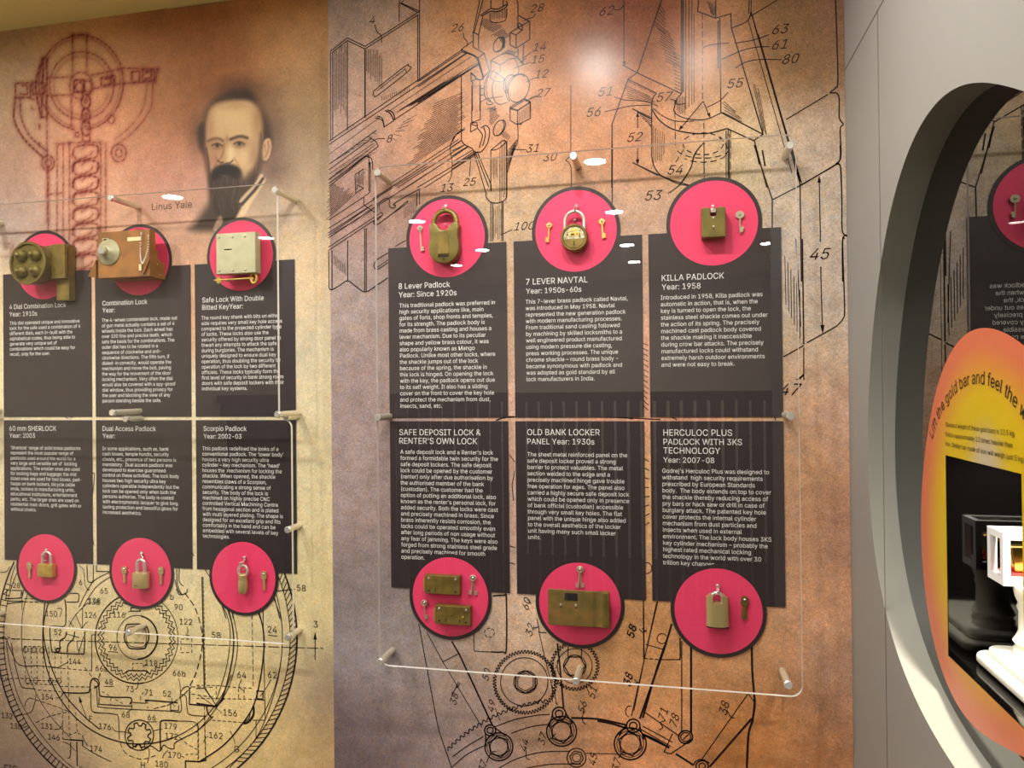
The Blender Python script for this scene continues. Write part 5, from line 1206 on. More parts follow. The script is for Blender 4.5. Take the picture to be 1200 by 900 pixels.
info_panel('dark panel headed KILLA PADLOCK with pink disc at its top, nearest the grey wall', D_R, Rb(2, ZT), (XD_R[2], ZDT), RP, RR,
  [(775.5, 329.3, 848.5, 'KILLA PADLOCK'), (775.5, 339.7, 821, 'Year: 1958')],
  (774.3, 351.2, 429.8, 'stainless steel shackle comes out under', 125, 'Introduced in 1958, Killa padlock was|automatic in action, that is, when the|key is turned to open the lock, the|stainless steel shackle comes out under|the action of its spring. The precisely|machined cast padlock body covered|the shackle making it inaccessible|during crow bar attacks. The precisely|manufactured locks could withstand|extremely harsh outdoor environments|and were not easy to break.'))
info_panel('dark panel headed SAFE DEPOSIT LOCK with pink disc at its foot', D_R, Rb(0, ZB_), (XD_R[0], ZDB), RP, RR,
  [(468, 509.9, 563.2, 'SAFE DEPOSIT LOCK &'), (468, 520, 559.2, "RENTER'S OWN LOCK")],
  (469.3, 531.7, 654.7, 'any fear of jamming. The keys were also', 112.8, "A safe deposit lock and a Renter's lock|formed a formidable twin security for the|safe deposit lockers. The safe deposit|lock could be opened by the customer|(renter) only after due authorisation by|the authorised member of the bank|(custodian). The customer had the|option of putting an additional lock, also|known as the renter's personal lock, for|added security. Both the locks were cast|and precisely machined in brass. Since|brass inherently resists corrosion, the|locks could be operated smoothly even|after long periods of non usage without|any fear of jamming. The keys were also|forged from strong stainless steel grade|and precisely machined for smooth|operation."))
info_panel('dark panel headed OLD BANK LOCKER PANEL with pink disc at its foot', D_R, Rb(1, ZB_), (XD_R[1], ZDB), RP, RR,
  [(617.9, 509.9, 702.7, 'OLD BANK LOCKER'), (617.9, 520.5, 696.5, 'PANEL Year: 1930s')],
  (618, 534.7, 631.5, 'carried a highly secure safe deposit lock', 118.7, 'The sheet metal reinforced panel on the|safe deposit locker proved a strong|barrier to protect valuables. The metal|section welded to the edge and a|precisely machined hinge gave trouble|free operation for ages. The panel also|carried a highly secure safe deposit lock|which could be opened only in presence|of bank official (custodian) accessible|through very small key holes. The flat|panel with the unique hinge also added|to the overall aesthetics of the locker|unit having many such small locker|units.'))
info_panel('dark panel headed HERCULOC PLUS PADLOCK WITH 3KS TECHNOLOGY with pink disc at its foot', D_R, Rb(2, ZB_), (XD_R[2], ZDB), RP, RR,
  [(777.4, 510.5, 858, 'HERCULOC PLUS'), (777.4, 521, 869.5, 'PADLOCK WITH 3KS'), (777.4, 531.4, 844, 'TECHNOLOGY'), (777.4, 542, 837, 'Year: 2007-08')],
  (776, 554, 661.3, 'environment. The lock body houses 3KS', 127, "Godrej's Herculoc Plus was designed to|withstand  high security requirements|prescribed by European Standards|body.  The body extends on top to cover|the shackle thereby reducing access of|pry bars or hack saw or drill in case of|burglary attack. The patented key hole|cover protects the internal cylinder|mechanism from dust particles and|insects when used in external|environment. The lock body houses 3KS|key cylinder mechanism \u2013 probably the|highest rated mechanical locking|technology in the world with over 30|trillion key changes."))
info_panel('dark panel headed 4 Dial Combination Lock with pink disc at its top', D_L, Lb(0, ZT), (XD_L[0], ZDT), RP, RR,
  [(11, 362.4, 77.4, '4 Dial Combination Lock'), (11, 371, 43.5, 'Year: 1910s')],
  (11.4, 380.7, 417, 'lock for the safe used a combination of 4', 82.5, 'This dial operated unique and innovative|lock for the safe used a combination of 4|different dials, each in-built with the|alphabetical codes, thus being able to|generate very unique set of|combinations which could be easy for|recall, only for the user.'))
info_panel('dark panel headed Combination Lock under the brown lock with round steel dial', D_L, Lb(1, ZT), (XD_L[1], ZDT), RP, RR,
  [(120, 358.2, 172.5, 'Combination Lock'), (120, 366.5, 134.5, 'Year:')],
  (119.4, 377.4, 471.6, 'The 4-wheel combination lock, made out', 88.2, 'The 4-wheel combination lock, made out|of gun metal actually contains a set of 4|wheels inside the lock. Each wheel has|over 100 fine and precise teeth, which|sets the basis for the combinations. The|outer dial has to be rotated in a|sequence of clockwise and anti-|clockwise directions. The fifth turn, if|dialed-in correctly, would operate the|mechanism and move the bolt, paving|the way for the movement of the door|locking mechanism. Very often the dial|would also be covered with a spy-proof|dial window, thus providing privacy for|the user and blocking the view of any|person standing beside the safe.'))
info_panel('dark panel headed Safe Lock With Double Bitted Key with pink disc at its top', D_L, Lb(2, ZT), (XD_L[2], ZDT), RP, RR,
  [(237, 354.6, 309, 'Safe Lock With Double'), (237, 363.2, 284.5, 'Bitted KeyYear:')],
  (236, 374.7, 457.5, 'doors with safe deposit lockers with their', 96, 'The round key shank with bits on either|side requires very small key hole access|compared to the projected cylinder type|of locks. These locks also use the|security offered by strong door panel to|thwart any attempts to attack the safe|during burglaries. The mechanism is|uniquely designed to ensure dual key|operation, thus doubling the security by|operation of the lock by two different|officials. These locks typically form the|first level of security in bank strong room|doors with safe deposit lockers with their|individual key systems.'))
info_panel('dark panel headed 60 mm with year 2003 and pink disc at its foot', D_L, Lb(0, ZB_), (XD_L[0], ZDB), RP, RR,
  [(11, 504.8, 66, '60 mm SHERLOCK'), (11, 513, 41, 'Year: 2003')],
  (12.3, 526.5, 598.4, 'residential main doors, grill gates with or', 82.5, "'Sherlock' range of solid brass padlocks|represent the most popular range of|padlocks used around the world for a|very large and versatile set of  locking|applications. The smaller ones are used|for locking bags and luggage; the mid|sized ones are used for tool boxes, pad-|hasps on bank lockers, bicycle cable|ends, lockers in manufacturing units,|educational institutions, entertainment|parks, etc. The larger ones are used on|residential main doors, grill gates with or|without chains."))
info_panel('dark panel headed Dual Access Padlock with pink disc at its foot', D_L, Lb(1, ZB_), (XD_L[1], ZDB), RP, RR,
  [(120.2, 505, 182.6, 'Dual Access Padlock'), (120.2, 513.5, 134.7, 'Year:')],
  (120, 527.5, 602, 'control on these activities. The lock body', 89.4, 'In some applications, such as, bank|cash boxes, temple hundis, security|chests, etc., presence of two persons is|mandatory.  Dual access padlock was|developed to exercise guaranteed|control on these activities. The lock body|houses two high security ultra key|cylinders operable independently but the|lock can be opened only when both the|persons authorise. The body is coated|with electrophoretic lacquer to give long|lasting protection and beautiful gloss for|increased aesthetics.'))
info_panel('dark panel headed Scorpio Padlock Year 2002-03 with pink disc at its foot', D_L, Lb(2, ZB_), (XD_L[2], ZDB), RP, RR,
  [(238.5, 505, 289, 'Scorpio Padlock'), (238.5, 513.9, 283, 'Year: 2002-03')],
  (237, 527.5, 630, 'designed for an excellent grip and fits', 91, "This padlock redefined the looks of a|conventional padlock. The 'lower body'|houses a very high security ultra|cylinder \u2013 key mechanism. The 'head'|houses the  mechanism for locking the|shackle. When opened, the shackle|resembles claws of a Scorpion,|communicating a strong sense of|security. The body of the lock is|machined on highly precise CNC|controlled Vertical Machining Centre|from hexagonal section and is plated|with multi layered plating. The shape is|designed for an excellent grip and fits|comfortably in the hand and can be|embedded with several levels of key|technologies."))


# ------------------------------------------------------------------ clear acrylic sheets on stand-offs
def acrylic_sheet(label, Y, x0, x1, z0, z1, r, th=0.008):
    t = thing('acrylic_sheet', label, 'acrylic sheet', ((x0+x1)/2, Y, z0), 'clear acrylic sheets over the panels')
    o = rrect(x0, x1, z0, z1, r, 6)
    f = MB(); n = len(o)
    f.add([(x, Y, z) for x, z in o], [tuple(range(n))])
    wbuild(f, 'sheet', 'acrylic', t)
    e = MB()
    for i in range(n):
        j = (i+1) % n
        e.add([(o[i][0], Y, o[i][1]), (o[j][0], Y, o[j][1]), (o[j][0], Y+th, o[j][1]), (o[i][0], Y+th, o[i][1])], [(0, 1, 2, 3)])
    wbuild(e, 'polished_edge', 'edge', t)['label'] = 'pale polished edge'
    return t
YR, YLU, YLL = D_R-0.066, D_L-0.092, D_L-0.050
a0 = onY(443, 640, YR)[0]; a1 = onY(937, 500, YR)[0]
zt = onY(571, 185, YR)[2]; zb = onY(700, 799.5, YR)[2]
acrylic_sheet('large clear acrylic sheet in front of the six panels on the right', YR, a0, a1, zb, zt, 0.022)
b1 = onY(325, 350, YLU)[0]
acrylic_sheet('clear acrylic sheet far off the wall over the three upper left panels', YLU, -1.93, b1, onY(250, 489, YLU)[2], onY(250, 220, YLU)[2], 0.018)
c1 = onY(342, 640, YLL)[0]
acrylic_sheet('clear acrylic sheet over the three lower left panels', YLL, -1.90, c1, onY(200, 745.5, YLL)[2], onY(250, 492.5, YLL)[2], 0.018)

def make_standoff(L, label, group, loc):
    t = thing('wall_standoff', label, 'standoff', loc, group)
    MB().lathe([(0.0072, -L), (0.0072, 0.0)], seg=20).build('barrel', 'steel', t, smooth=40)
    MB().lathe([(0.001, -L-0.0085), (0.0068, -L-0.0085), (0.0082, -L-0.007), (0.0082, -L-0.0002)], seg=20).build('cap', 'chrome', t, smooth=40)
    return t
def standoff_at(px, py, Y, L, label, group):
    p = onY(px, py, Y)
    return make_standoff(L, label, group, (p[0], Y, p[2]))
SR = 'short steel standoffs of the right sheet'
LR = D_R-YR
for px, py, lb in ((457.0, 213, 'steel standoff at the upper left corner of the right acrylic sheet'), (677, 195, 'steel standoff at the top middle of the right acrylic sheet, above the round padlock'),
                   (919, 184, 'steel standoff at the upper right corner of the right acrylic sheet'), (457, 488, 'steel standoff at mid height on the left edge of the right acrylic sheet'),
                   (920, 486, 'steel standoff at mid height on the right edge of the right acrylic sheet'), (460, 762, 'steel standoff at the lower left corner of the right acrylic sheet'),
                   (680, 783, 'steel standoff at the bottom middle of the right acrylic sheet, on the drawn gears'), (917, 786, 'steel standoff at the lower right corner of the right acrylic sheet')):
    standoff_at(px, py, D_R, LR, lb, SR)
SU = 'long steel standoffs of the upper left sheet'
LU = D_L-YLU
for px, py, lb in ((3, 262, 'long steel standoff at the frame edge beside the four-knob lock'), (163, 243, 'long steel standoff left of the printed name caption'), (347, 235, 'long steel standoff on the printed coat, right of the beard'),
                   (1, 481, 'long steel standoff at the frame edge between the panel rows'), (165, 482, 'long steel standoff in the gap under the Combination Lock panel'), (350, 484, 'long steel standoff beside the lower right corner of the Safe Lock panel')):
    standoff_at(px, py, D_L, LU, lb, SU)
SLo = 'short steel standoffs of the lower left sheet'
LL = D_L-YLL
for px, py, lb in ((2, 489.5, 'short steel standoff at the frame edge beside the year 2003 panel'), (166, 490, 'short steel standoff at the top of the Dual Access panel'), (349, 487.5, 'short steel standoff at the upper right corner of the Scorpio panel'),
                   (351, 615.6, 'short steel standoff at mid height on the right edge of the Scorpio panel'), (5, 717, 'short steel standoff at the frame edge on the drawn round rim'),
                   (169, 733, 'short steel standoff inside the drawn toothed dial'), (351, 738, 'short steel standoff on the drawn round rim, left of the printed arrow')):
    standoff_at(px, py, D_L, LL, lb, SLo)


# ------------------------------------------------------------------ locks
YF = 0.0033                                        # the exhibits sit on the front of the pink discs
def at_wall(px, py, Y, depth=0.0):
    """foot on the disc of a point seen at px,py that lies 'depth' in front of the disc"""
    p = onY(px, py, Y-YF-depth)
    return (p[0], Y-YF, p[2])
def shackle(t, w, h, z0, r, depth, m, name='shackle', flat=1.0):
    """U bar: half width w, height h over z0, bar radius r, centred at y=-depth"""
    path = [(-w, -depth, z0-0.004)]
    path += [(-w, -depth, z0+(h-w)*q) for q in (0.0, 0.5, 1.0)] if h > w else [(-w, -depth, z0)]
    zc = z0+max(h-w, 0)
    path += [(w*cos(pi-pi*i/14), -depth, zc+min(h, w)*sin(pi-pi*i/14)) for i in range(1, 14)]
    path += [(w, -depth, zc), (w, -depth, z0), (w, -depth, z0-0.004)]
    return MB().tube(path, r, 12, flat=flat).build(name, m, t, smooth=50)
LOCKS = 'locks on the pink discs'

# old lever padlock with ears
p = at_wall(519.8, 287, D_R, 0.028)
t = thing('padlock', 'old olive brass padlock with two rounded ears and a sliding keyhole cover', 'padlock', p, LOCKS)
kx = 0.000222
half = [(0, 0), (45, 4), (85, 20), (120, 50), (146, 95), (156, 145), (155, 185), (148, 225), (143, 262), (146, 300), (152, 345), (151, 372), (140, 390), (118, 398), (96, 397), (76, 386), (58, 364), (42, 342), (20, 328), (0, 325)]
sm = spline(half, 3)
out = [(x*kx, (z-178)*kx) for x, z in sm]
outl = out + [(-x, z) for x, z in out[-2:0:-1]]
MB().prism(outl, -0.028, -0.003).build('body', 'brass_green', t, smooth=40, bevel=0.0025)
cv = MB().prism([(-0.0135, -0.020), (0.0120, -0.020), (0.0120, 0.022), (-0.0135, 0.022)], -0.0298, -0.0276)
cv.build('sliding_cover', 'brass_old', t, bevel=0.0006)
MB().prism([(-0.0125, -0.0265), (0.0110, -0.0265), (0.0110, -0.0215), (0.007, -0.0225), (0.004, -0.021), (-0.001, -0.0225), (-0.006, -0.021), (-0.0125, -0.0215)], -0.0287, -0.0276).build('worn_slot', 'dark', t)
MB().prism([(-0.0012, -0.0345), (0.0012, -0.0345), (0.0022, -0.0285), (-0.0022, -0.0285)], -0.0288, -0.0276).build('keyhole', 'dark', t)
shackle(t, 0.0262, 0.066, 0.0345-0.022, 0.0052, 0.0145, 'brass_old', flat=1.2)

# round brass padlock
p = at_wall(672.6, 278, D_R, 0.026)
t = thing('padlock', 'round brass padlock with chrome shackle and a cut-away window showing its levers', 'padlock', p, LOCKS)
R = 0.0290
MB().lathe([(0.0001, -0.003), (R-0.002, -0.003), (R, -0.006), (R, -0.024), (R-0.002, -0.0275), (R-0.0045, -0.0275), (R-0.0065, -0.0245), (0.0001, -0.0245)][::-1], seg=48).build('body', 'brass_old', t, smooth=35)
cut = [(0.0222*cos(a_), 0.0222*sin(a_)) for a_ in [radians(-8+196*i/30) for i in range(31)]]
MB().prism(cut, -0.0252, -0.0246).build('window_rim', 'mech', t)['label'] = 'shiny cut-away lever mechanism'
lv = MB()
lv.prism([(-0.012, 0.003), (0.014, 0.003), (0.013, 0.010), (0.004, 0.012), (-0.009, 0.010)], -0.0265, -0.0251)
lv.prism([(-0.015, 0.012), (-0.002, 0.019), (0.008, 0.017), (0.010, 0.014), (-0.006, 0.0125)], -0.0262, -0.0251)
lv.build('levers', 'brass_bright', t, bevel=0.0005)
dk = MB()
dk.prism([(-0.007, 0.0045), (0.001, 0.0045), (0.001, 0.008), (-0.006, 0.0078)], -0.0267, -0.0264); dk.prism(circ(0.0016, 12, 0.007, 0.0065), -0.0267, -0.0264); dk.prism([(0.011, 0.000), (0.0128, 0.000), (0.0128, 0.008), (0.011, 0.008)], -0.0267, -0.0250)
dk.prism([(-0.0152, 0.004), (-0.0128, 0.004), (-0.0128, 0.009), (-0.0145, 0.009)], -0.0256, -0.0250)
dk.build('lever_gates', 'dark', t)
lo = [(0.0222*cos(a_), 0.0222*sin(a_)) for a_ in [radians(190+160*i/24) for i in range(25)]]
MB().prism(lo, -0.0262, -0.0246).build('face_plate', 'brass_old', t)
MB().prism([(-0.0013, -0.0175), (0.0007, -0.0175), (0.0013, -0.008), (-0.0005, -0.008)], -0.0265, -0.0261).build('keyhole', 'dark', t)
shackle(t, 0.0205, 0.0365, R*0.72, 0.0036, 0.0150, 'chrome')
# plain block padlock
p = at_wall(836.2, 260.2, D_R, 0.030)
t = thing('padlock', 'plain rectangular olive brass padlock with hidden chrome shackle in a top notch', 'padlock', p, LOCKS)
x, z = 0.0236, 0.0300
b = MB()
b.prism([(-x, -z), (x, -z), (x, z), (0.0058, z), (0.0058, 0.0125), (-0.0062, 0.0125), (-0.0062, z), (-x, z)], -0.030, -0.002)
b.build('body', 'brass_green', t, bevel=0.0012)
MB().prism([(-0.0052, 0.020), (0.0050, 0.020), (0.0050, 0.0265), (0.0035, 0.0285), (-0.0037, 0.0285), (-0.0052, 0.0265)], -0.0275, -0.006).build('shackle', 'chrome', t, bevel=0.001)
MB().lathe([(0.0001, -0.0312), (0.0016, -0.0310), (0.0019, -0.0299)], (0, 0, 0.0085), seg=12).build('rivet', 'chrome', t, smooth=40)
MB().lathe([(0.0001, -0.0312), (0.0020, -0.0310), (0.0023, -0.0299)], (0, 0, -0.0085), seg=12).build('keyhole_cover', 'chrome', t, smooth=40)
MB().prism([(-0.0008, -0.0160), (0.0010, -0.0160), (0.0010, -0.0110), (-0.0008, -0.0110)], -0.0303, -0.0298).build('keyhole', 'dark', t)
# twin deposit locks
for (px, py, lb, mk) in ((518.1, 685.6, 'upper of two flat brass deposit locks, plain face with two screws', 0), (530.3, 721.4, 'lower of two flat brass deposit locks, with two keyholes near its bottom edge', 1)):
    p = at_wall(px, py, D_R, 0.017)
    t = thing('deposit_lock', lb, 'lock', p, 'flat brass deposit locks')
    w_, h_ = 0.0405, 0.0205
    MB().box(-w_, w_, -0.017, -0.0005, -h_, h_).build('case', 'brass_old', t, bevel=0.0012)
    MB().box(-w_-0.0045, -w_+0.001, -0.013, -0.004, -0.015, 0.011).build('bolt', 'brass', t, bevel=0.0006)
    for sx in (-1, 1):
        MB().lathe([(0.0001, -0.0195), (0.0022, -0.019), (0.0030, -0.0169)], (sx*w_*0.76, 0, h_*0.66), seg=14).build('screw_head', 'chrome', t, smooth=40)
        MB().prism(circ(0.0021, 12, sx*w_*0.76, -h_*0.66, 1.2, 0.9), -0.0173, -0.0168).build('screw_hole', 'dark', t)
    kh = MB()
    kh.prism(rrect(-0.0168, -0.0150, -0.0155, -0.007, 0.0008, 2), -0.0173, -0.0168)
    if mk:
        kh.prism(rrect(0.0145, 0.0163, -0.0155, -0.007, 0.0008, 2), -0.0173, -0.0168)
        kh.prism(circ(0.0018, 10, -0.002, -0.001), -0.0172, -0.0168)
    kh.build('keyhole', 'dark', t)
    if mk: MB().lathe([(0.0001, -0.019), (0.0022, -0.0185), (0.0026, -0.0169)], (0.024, 0, -0.002), seg=12).build('rivet', 'brass_bright', t, smooth=40)
# old locker panel with rolled hinge edge
p = at_wall(677.5, 713.2, D_R, 0.030)
t = thing('locker_panel', 'worn brown metal locker front plate with rolled greenish hinge edge', 'locker panel', p, LOCKS)
w_, h_ = 0.0640, 0.0375
prof = [(-w_, -0.030), (0.020, -0.030), (0.030, -0.0285), (0.038, -0.026), (0.044, -0.0262), (0.052, -0.029), (w_, -0.0305), (w_, -0.014), (w_-0.004, -0.0125), (0.044, -0.021), (-w_+0.002, -0.025), (-w_, -0.025)]
b = MB(); n = len(prof)
lean = lambda x: -0.04*(x+w_)*0.0
v = [(x, y, -h_-0.018*max(0, (x-0.02))*1.0) for x, y in prof]+[(x, y, h_-0.030*max(0, x-0.0)) for x, y in prof]
b.add(v, [tuple(range(n-1, -1, -1)), tuple(range(n, 2*n))]+[(i, (i+1) % n, (i+1) % n+n, i+n) for i in range(n)])
b.build('plate', 'bronze', t, bevel=0.0008)
MB().tube([(0.0575, -0.0235, -h_+0.002), (0.0575, -0.0235, h_-0.004)], 0.0082, 16).build('hinge_barrel', 'brass_green', t, smooth=40)
MB().box(-0.028, -0.001, -0.0310, -0.0299, 0.0165, 0.0315).build('number_plate', 'dark', t)['label'] = 'dark blank plate'
for x in (-0.0365, -0.0045):
    MB().lathe([(0.0001, -0.0325), (0.0022, -0.032), (0.003, -0.0299)], (x, 0, 0.006), seg=14).build('keyhole_cover', 'chrome', t, smooth=40)
    MB().prism([(x-0.0018, 0.0005), (x+0.0018, 0.0005), (x+0.0012, 0.0035), (x-0.0012, 0.0035)], -0.0304, -0.0299).build('keyhole', 'dark', t)
for sx in (-1, 1):
    MB().tube([(sx*0.035, -0.0255, 0.0), (sx*0.035, 0.0, 0.0)], 0.004, 10).build('spacer', 'steel', t)
# tall shouldered padlock
p = at_wall(841.0, 717.4, D_R, 0.030)
t = thing('padlock', 'tall olive padlock with sloping shoulders around a short chrome shackle', 'padlock', p, LOCKS)
k_ = 0.000207
ol = [(-104, -150), (104, -150), (104, 122), (60, 152), (44, 152), (44, 78), (-44, 78), (-44, 152), (-60, 152), (-104, 122)]
bm_o = [(x*k_, (z)*k_) for x, z in ol]
b = MB()
# elliptical cross-section body built from vertical slices
NS = 24
sec = []
xs = [-104, -98, -80, -60, -44.01, -44, -20, 0, 20, 44, 44.01, 60, 80, 98, 104]
def topz(x): 
    ax = abs(x)
    if ax <= 44: return 78
    return 152 if ax <= 60 else 152-30*(ax-60)/44.0
for x in xs:
    yy = -0.0165-0.0135*sqrt(max(0, 1-(x/112.0)**2))
    sec.append((x*k_, yy, -150*k_, topz(x)*k_))
n = len(sec)
v = []
for x, yy, z0, z1 in sec:
    v += [(x, yy, z0), (x, yy, z1), (x, -0.004, z1), (x, -0.004, z0)]
f = []
for i in range(n-1):
    a_ = 4*i; c_ = 4*(i+1)
    f += [(a_, c_, c_+1, a_+1), (a_+1, c_+1, c_+2, a_+2), (a_+2, c_+2, c_+3, a_+3), (a_+3, c_+3, c_, a_)]
f += [(0, 1, 2, 3), (4*n-1, 4*n-2, 4*n-3, 4*n-4)]
b.add(v, f); b.build('body', 'satin', t, smooth=30)
shackle(t, 0.0105, 0.0195, 0.0155, 0.0036, 0.0150, 'chrome')
MB().box(-0.0215, 0.0215, -0.027, -0.005, -0.0335, -0.0312).build('bottom_cover', 'dark', t, bevel=0.001)
en = MB()
for i in range(9):
    en.box(0.0030, 0.0030+0.0026*(0.6+0.4*sin(i*2.3)), -0.0303, -0.0292, -0.020+i*0.0034, -0.0182+i*0.0034)
en.build('engraving', 'nickel', t)['label'] = 'small pale engraved lettering running upward'

# four-knob combination lock
p = at_wall(52.5, 311, D_L, 0.0)
t = thing('combination_lock', 'olive brass lock with round drum face carrying four domed knobs', 'combination lock', p, LOCKS)
q = onY(62, 307, D_L-YF-0.030); cx_ = q[0]-p[0]; cz_ = q[2]-p[2]
def lc(px, py, dep):
    q = onY(px, py, D_L-YF-dep); return (q[0]-p[0], q[2]-p[2])
A_ = lc(45.5, 289, 0.028); B_ = lc(77, 326.5, 0.028)
b = MB().box(A_[0]-0.03, B_[0], -0.032, -0.001, B_[1], A_[1]); b.build('case', 'brass_old', t, bevel=0.0015)
A_ = lc(60.8, 286.5, 0.04); B_ = lc(76.6, 326, 0.04)
MB().box(A_[0], B_[0], -0.042, -0.0325, B_[1], A_[1]).build('cover_plate', 'brass_old', t, bevel=0.0012)
A_ = lc(66.5, 290, 0.022); B_ = lc(80.6, 351.8, 0.022)
MB().box(A_[0], B_[0]+0.002, -0.024, -0.002, B_[1], A_[1]+0.006).build('bolt_bar', 'brass_old', t, bevel=0.0012)
D0 = 0.064
c_ = lc(32.2, 308.3, D0)
R = 0.0560
MB().lathe([(0.0001, -0.030), (R*0.93, -0.030), (R*0.95, -0.060), (R, -0.064), (R, -D0), (R*0.97, -D0-0.002), (R*0.88, -D0-0.002), (R*0.86, -D0+0.003), (0.0001, -D0+0.003)][::-1], (c_[0], 0, c_[1]), seg=48).build('drum', 'brass_green', t, smooth=35)
for ix, iz in ((-1, 1), (1, 1), (-1, -1), (1, -1)):
    ctr = (c_[0]+0.002+ix*0.0215, 0, c_[1]+iz*0.0205)
    kn = MB().lathe([(0.0001, -D0-0.0185), (0.0050, -D0-0.0178), (0.0066, -D0-0.0150), (0.0072, -D0-0.0125), (0.0125, -D0-0.0105), (0.0160, -D0-0.005), (0.0172, -D0+0.0025)], ctr, seg=28).build('knob', 'brass_green', t, smooth=60)
for px_, py_ in ((59, 290), (59, 332)):
    q_ = lc(px_, py_, 0.033)
    MB().ball((q_[0], -0.0325, q_[1] if py_ < 300 else -0.028), 0.0022, 10, 6).build('screw_head', 'chrome', t, smooth=60)
MB().box(c_[0]-R-0.004, c_[0]-R+0.004, -D0+0.004, -D0+0.016, c_[1]+0.004, c_[1]+0.016).build('index_lug', 'brass_old', t, bevel=0.001)

# dial combination lock
p = at_wall(163.5, 306, D_L, 0.0)
t = thing('combination_lock', 'brown metal lock case with round steel dial and a hanging ball chain', 'combination lock', p, LOCKS)
def lc(px, py, dep):
    q = onY(px, py, D_L-YF-dep); return (q[0]-p[0], q[2]-p[2])
A_ = lc(114.6, 272.5, 0.058); B_ = lc(175.4, 322, 0.058)
MB().box(A_[0], B_[0], -0.058, -0.036, B_[1]-0.003, A_[1]).build('front_case', 'rust', t, bevel=0.001)
rc = MB()
zb_ = lc(180, 327.0, 0.02)[1]
for d0, d1, py_ in ((0.0359, 0.026, 293), (0.0259, 0.016, 304), (0.0159, 0.001, 307.5)):
    zt_ = lc(190, py_, d0)[1]
    rc.box(A_[0]+0.012, B_[0]-0.0005, -d0, -d1, zb_, zt_)
rc.build('stepped_rear_case', 'rust', t, bevel=0.0008)
wl = lc(103, 324, 0.050); wt = lc(113.5, 305, 0.050); wb = lc(114.6, 325, 0.050)
fl = MB()
fl.add([(wb[0], -0.056, wb[1]), (wb[0], -0.056, wt[1]), (wl[0], -0.050, wl[1]), (wb[0], -0.040, wb[1]), (wb[0], -0.040, wt[1]), (wl[0], -0.044, wl[1])],
       [(0, 1, 2), (5, 4, 3), (0, 2, 5, 3), (1, 4, 5, 2), (0, 3, 4, 1)])
fl.build('side_flange', 'rust', t)
fl = MB()
r1 = lc(175.4, 304, 0.058); r2 = lc(168, 321.5, 0.058)
fl.add([(r1[0], -0.0585, r1[1]), (r1[0]+0.004, -0.0585, r1[1]), (r2[0]+0.004, -0.0585, r2[1]), (r2[0], -0.0585, r2[1]), (r1[0], -0.064, r1[1]), (r1[0]+0.004, -0.064, r1[1]), (r2[0]+0.004, -0.064, r2[1]), (r2[0], -0.064, r2[1])],
       [(0, 1, 2, 3), (7, 6, 5, 4), (0, 4, 5, 1), (1, 5, 6, 2), (2, 6, 7, 3), (3, 7, 4, 0)])
fl.build('side_flange', 'rust', t)
dc = lc(127, 295.5, 0.060)
MB().lathe([(0.0001, -0.0830), (0.0100, -0.0830), (0.0112, -0.0820), (0.0118, -0.0740), (0.0150, -0.0725), (0.0160, -0.0710), (0.0285, -0.0640), (0.0325, -0.0605), (0.0325, -0.0581)], (dc[0], 0, dc[1]), seg=48).build('dial', 'nickel', t, smooth=35)
MB().lathe([(0.0001, -0.0845), (0.0088, -0.0845), (0.0095, -0.0831)], (dc[0], 0, dc[1]), seg=32).build('dial_knob', 'chrome', t, smooth=35)
ip = lc(123.5, 281.5, 0.061)
MB().box(ip[0]-0.0085, ip[0]+0.0085, -0.0620, -0.0581, ip[1]-0.006, ip[1]+0.005).build('index_plate', 'nickel', t, bevel=0.0008)
MB().box(ip[0]-0.0045, ip[0]+0.0045, -0.0624, -0.0619, ip[1]-0.002, ip[1]+0.003).build('index_window', 'dark', t)
q0 = lc(149.3, 278.2, 0.059); q1 = lc(165, 281.8, 0.059)
MB().box(q0[0], q1[0], -0.0592, -0.0579, q1[1], q0[1]).build('label_plate', 'cream', t)['label'] = 'cream blank label'
a_ = lc(166, 273, 0.063); b_ = lc(167.5, 309, 0.063); c2 = lc(174.5, 276, 0.063)
pth = [a_, (a_[0]-0.003, (a_[1]+b_[1])/2), (a_[0]-0.002, b_[1]+0.014), b_, (b_[0]+0.006, b_[1]+0.010), ((b_[0]+c2[0])/2+0.006, (b_[1]+c2[1])/2), c2]
ch = MB()
for x, z in spline(pth, 6):
    ch.ball((x, -0.0645, z), 0.0021, 8, 5)
ch.build('ball_chain', 'bead', t, smooth=80)
tg = lc(164.4, 313.4, 0.062)
MB().box(tg[0]-0.0038, tg[0]+0.0038, -0.0635, -0.0615, tg[1]-0.008, tg[1]+0.008).build('chain_tag', 'cream', t, bevel=0.001)
for px_, py_ in ((180, 309), (180, 321)):
    q_ = lc(px_, py_, 0.04)
    MB().ball((B_[0]-0.0005, -0.030 if py_ < 315 else -0.020, q_[1]), 0.0018, 8, 5).build('rivet', 'brass_bright', t, smooth=60)

# square safe lock
p = at_wall(276, 296.5, D_L, 0.044)
t = thing('safe_lock', 'square dull nickel safe lock case with a short horizontal keyhole', 'safe lock', p, LOCKS)
w_, h_ = 0.0530, 0.0495
MB().box(-w_, w_, -0.044, -0.020, -h_, h_).build('case', 'nickel', t, bevel=0.0015)
MB().box(-w_*0.72, w_*0.8, -0.0199, -0.0005, -h_*0.7, h_*0.72).build('rear_plate', 'brass_old', t)
for sx in (-0.85, -0.15, 0.48):
    for sz in (-0.84, 0.80):
        MB().lathe([(0.0001, -0.0466), (0.0024, -0.0460), (0.0032, -0.0439)], (sx*w_, 0, sz*h_), seg=14).build('rivet', 'nickel', t, smooth=40)
kh = MB(); kh.prism(rrect(-0.031, -0.009, 0.0085, 0.0108, 0.001, 2), -0.0444, -0.0439); kh.prism(circ(0.0022, 12, -0.020, 0.0096), -0.0445, -0.0439)
kh.build('keyhole', 'dark', t)

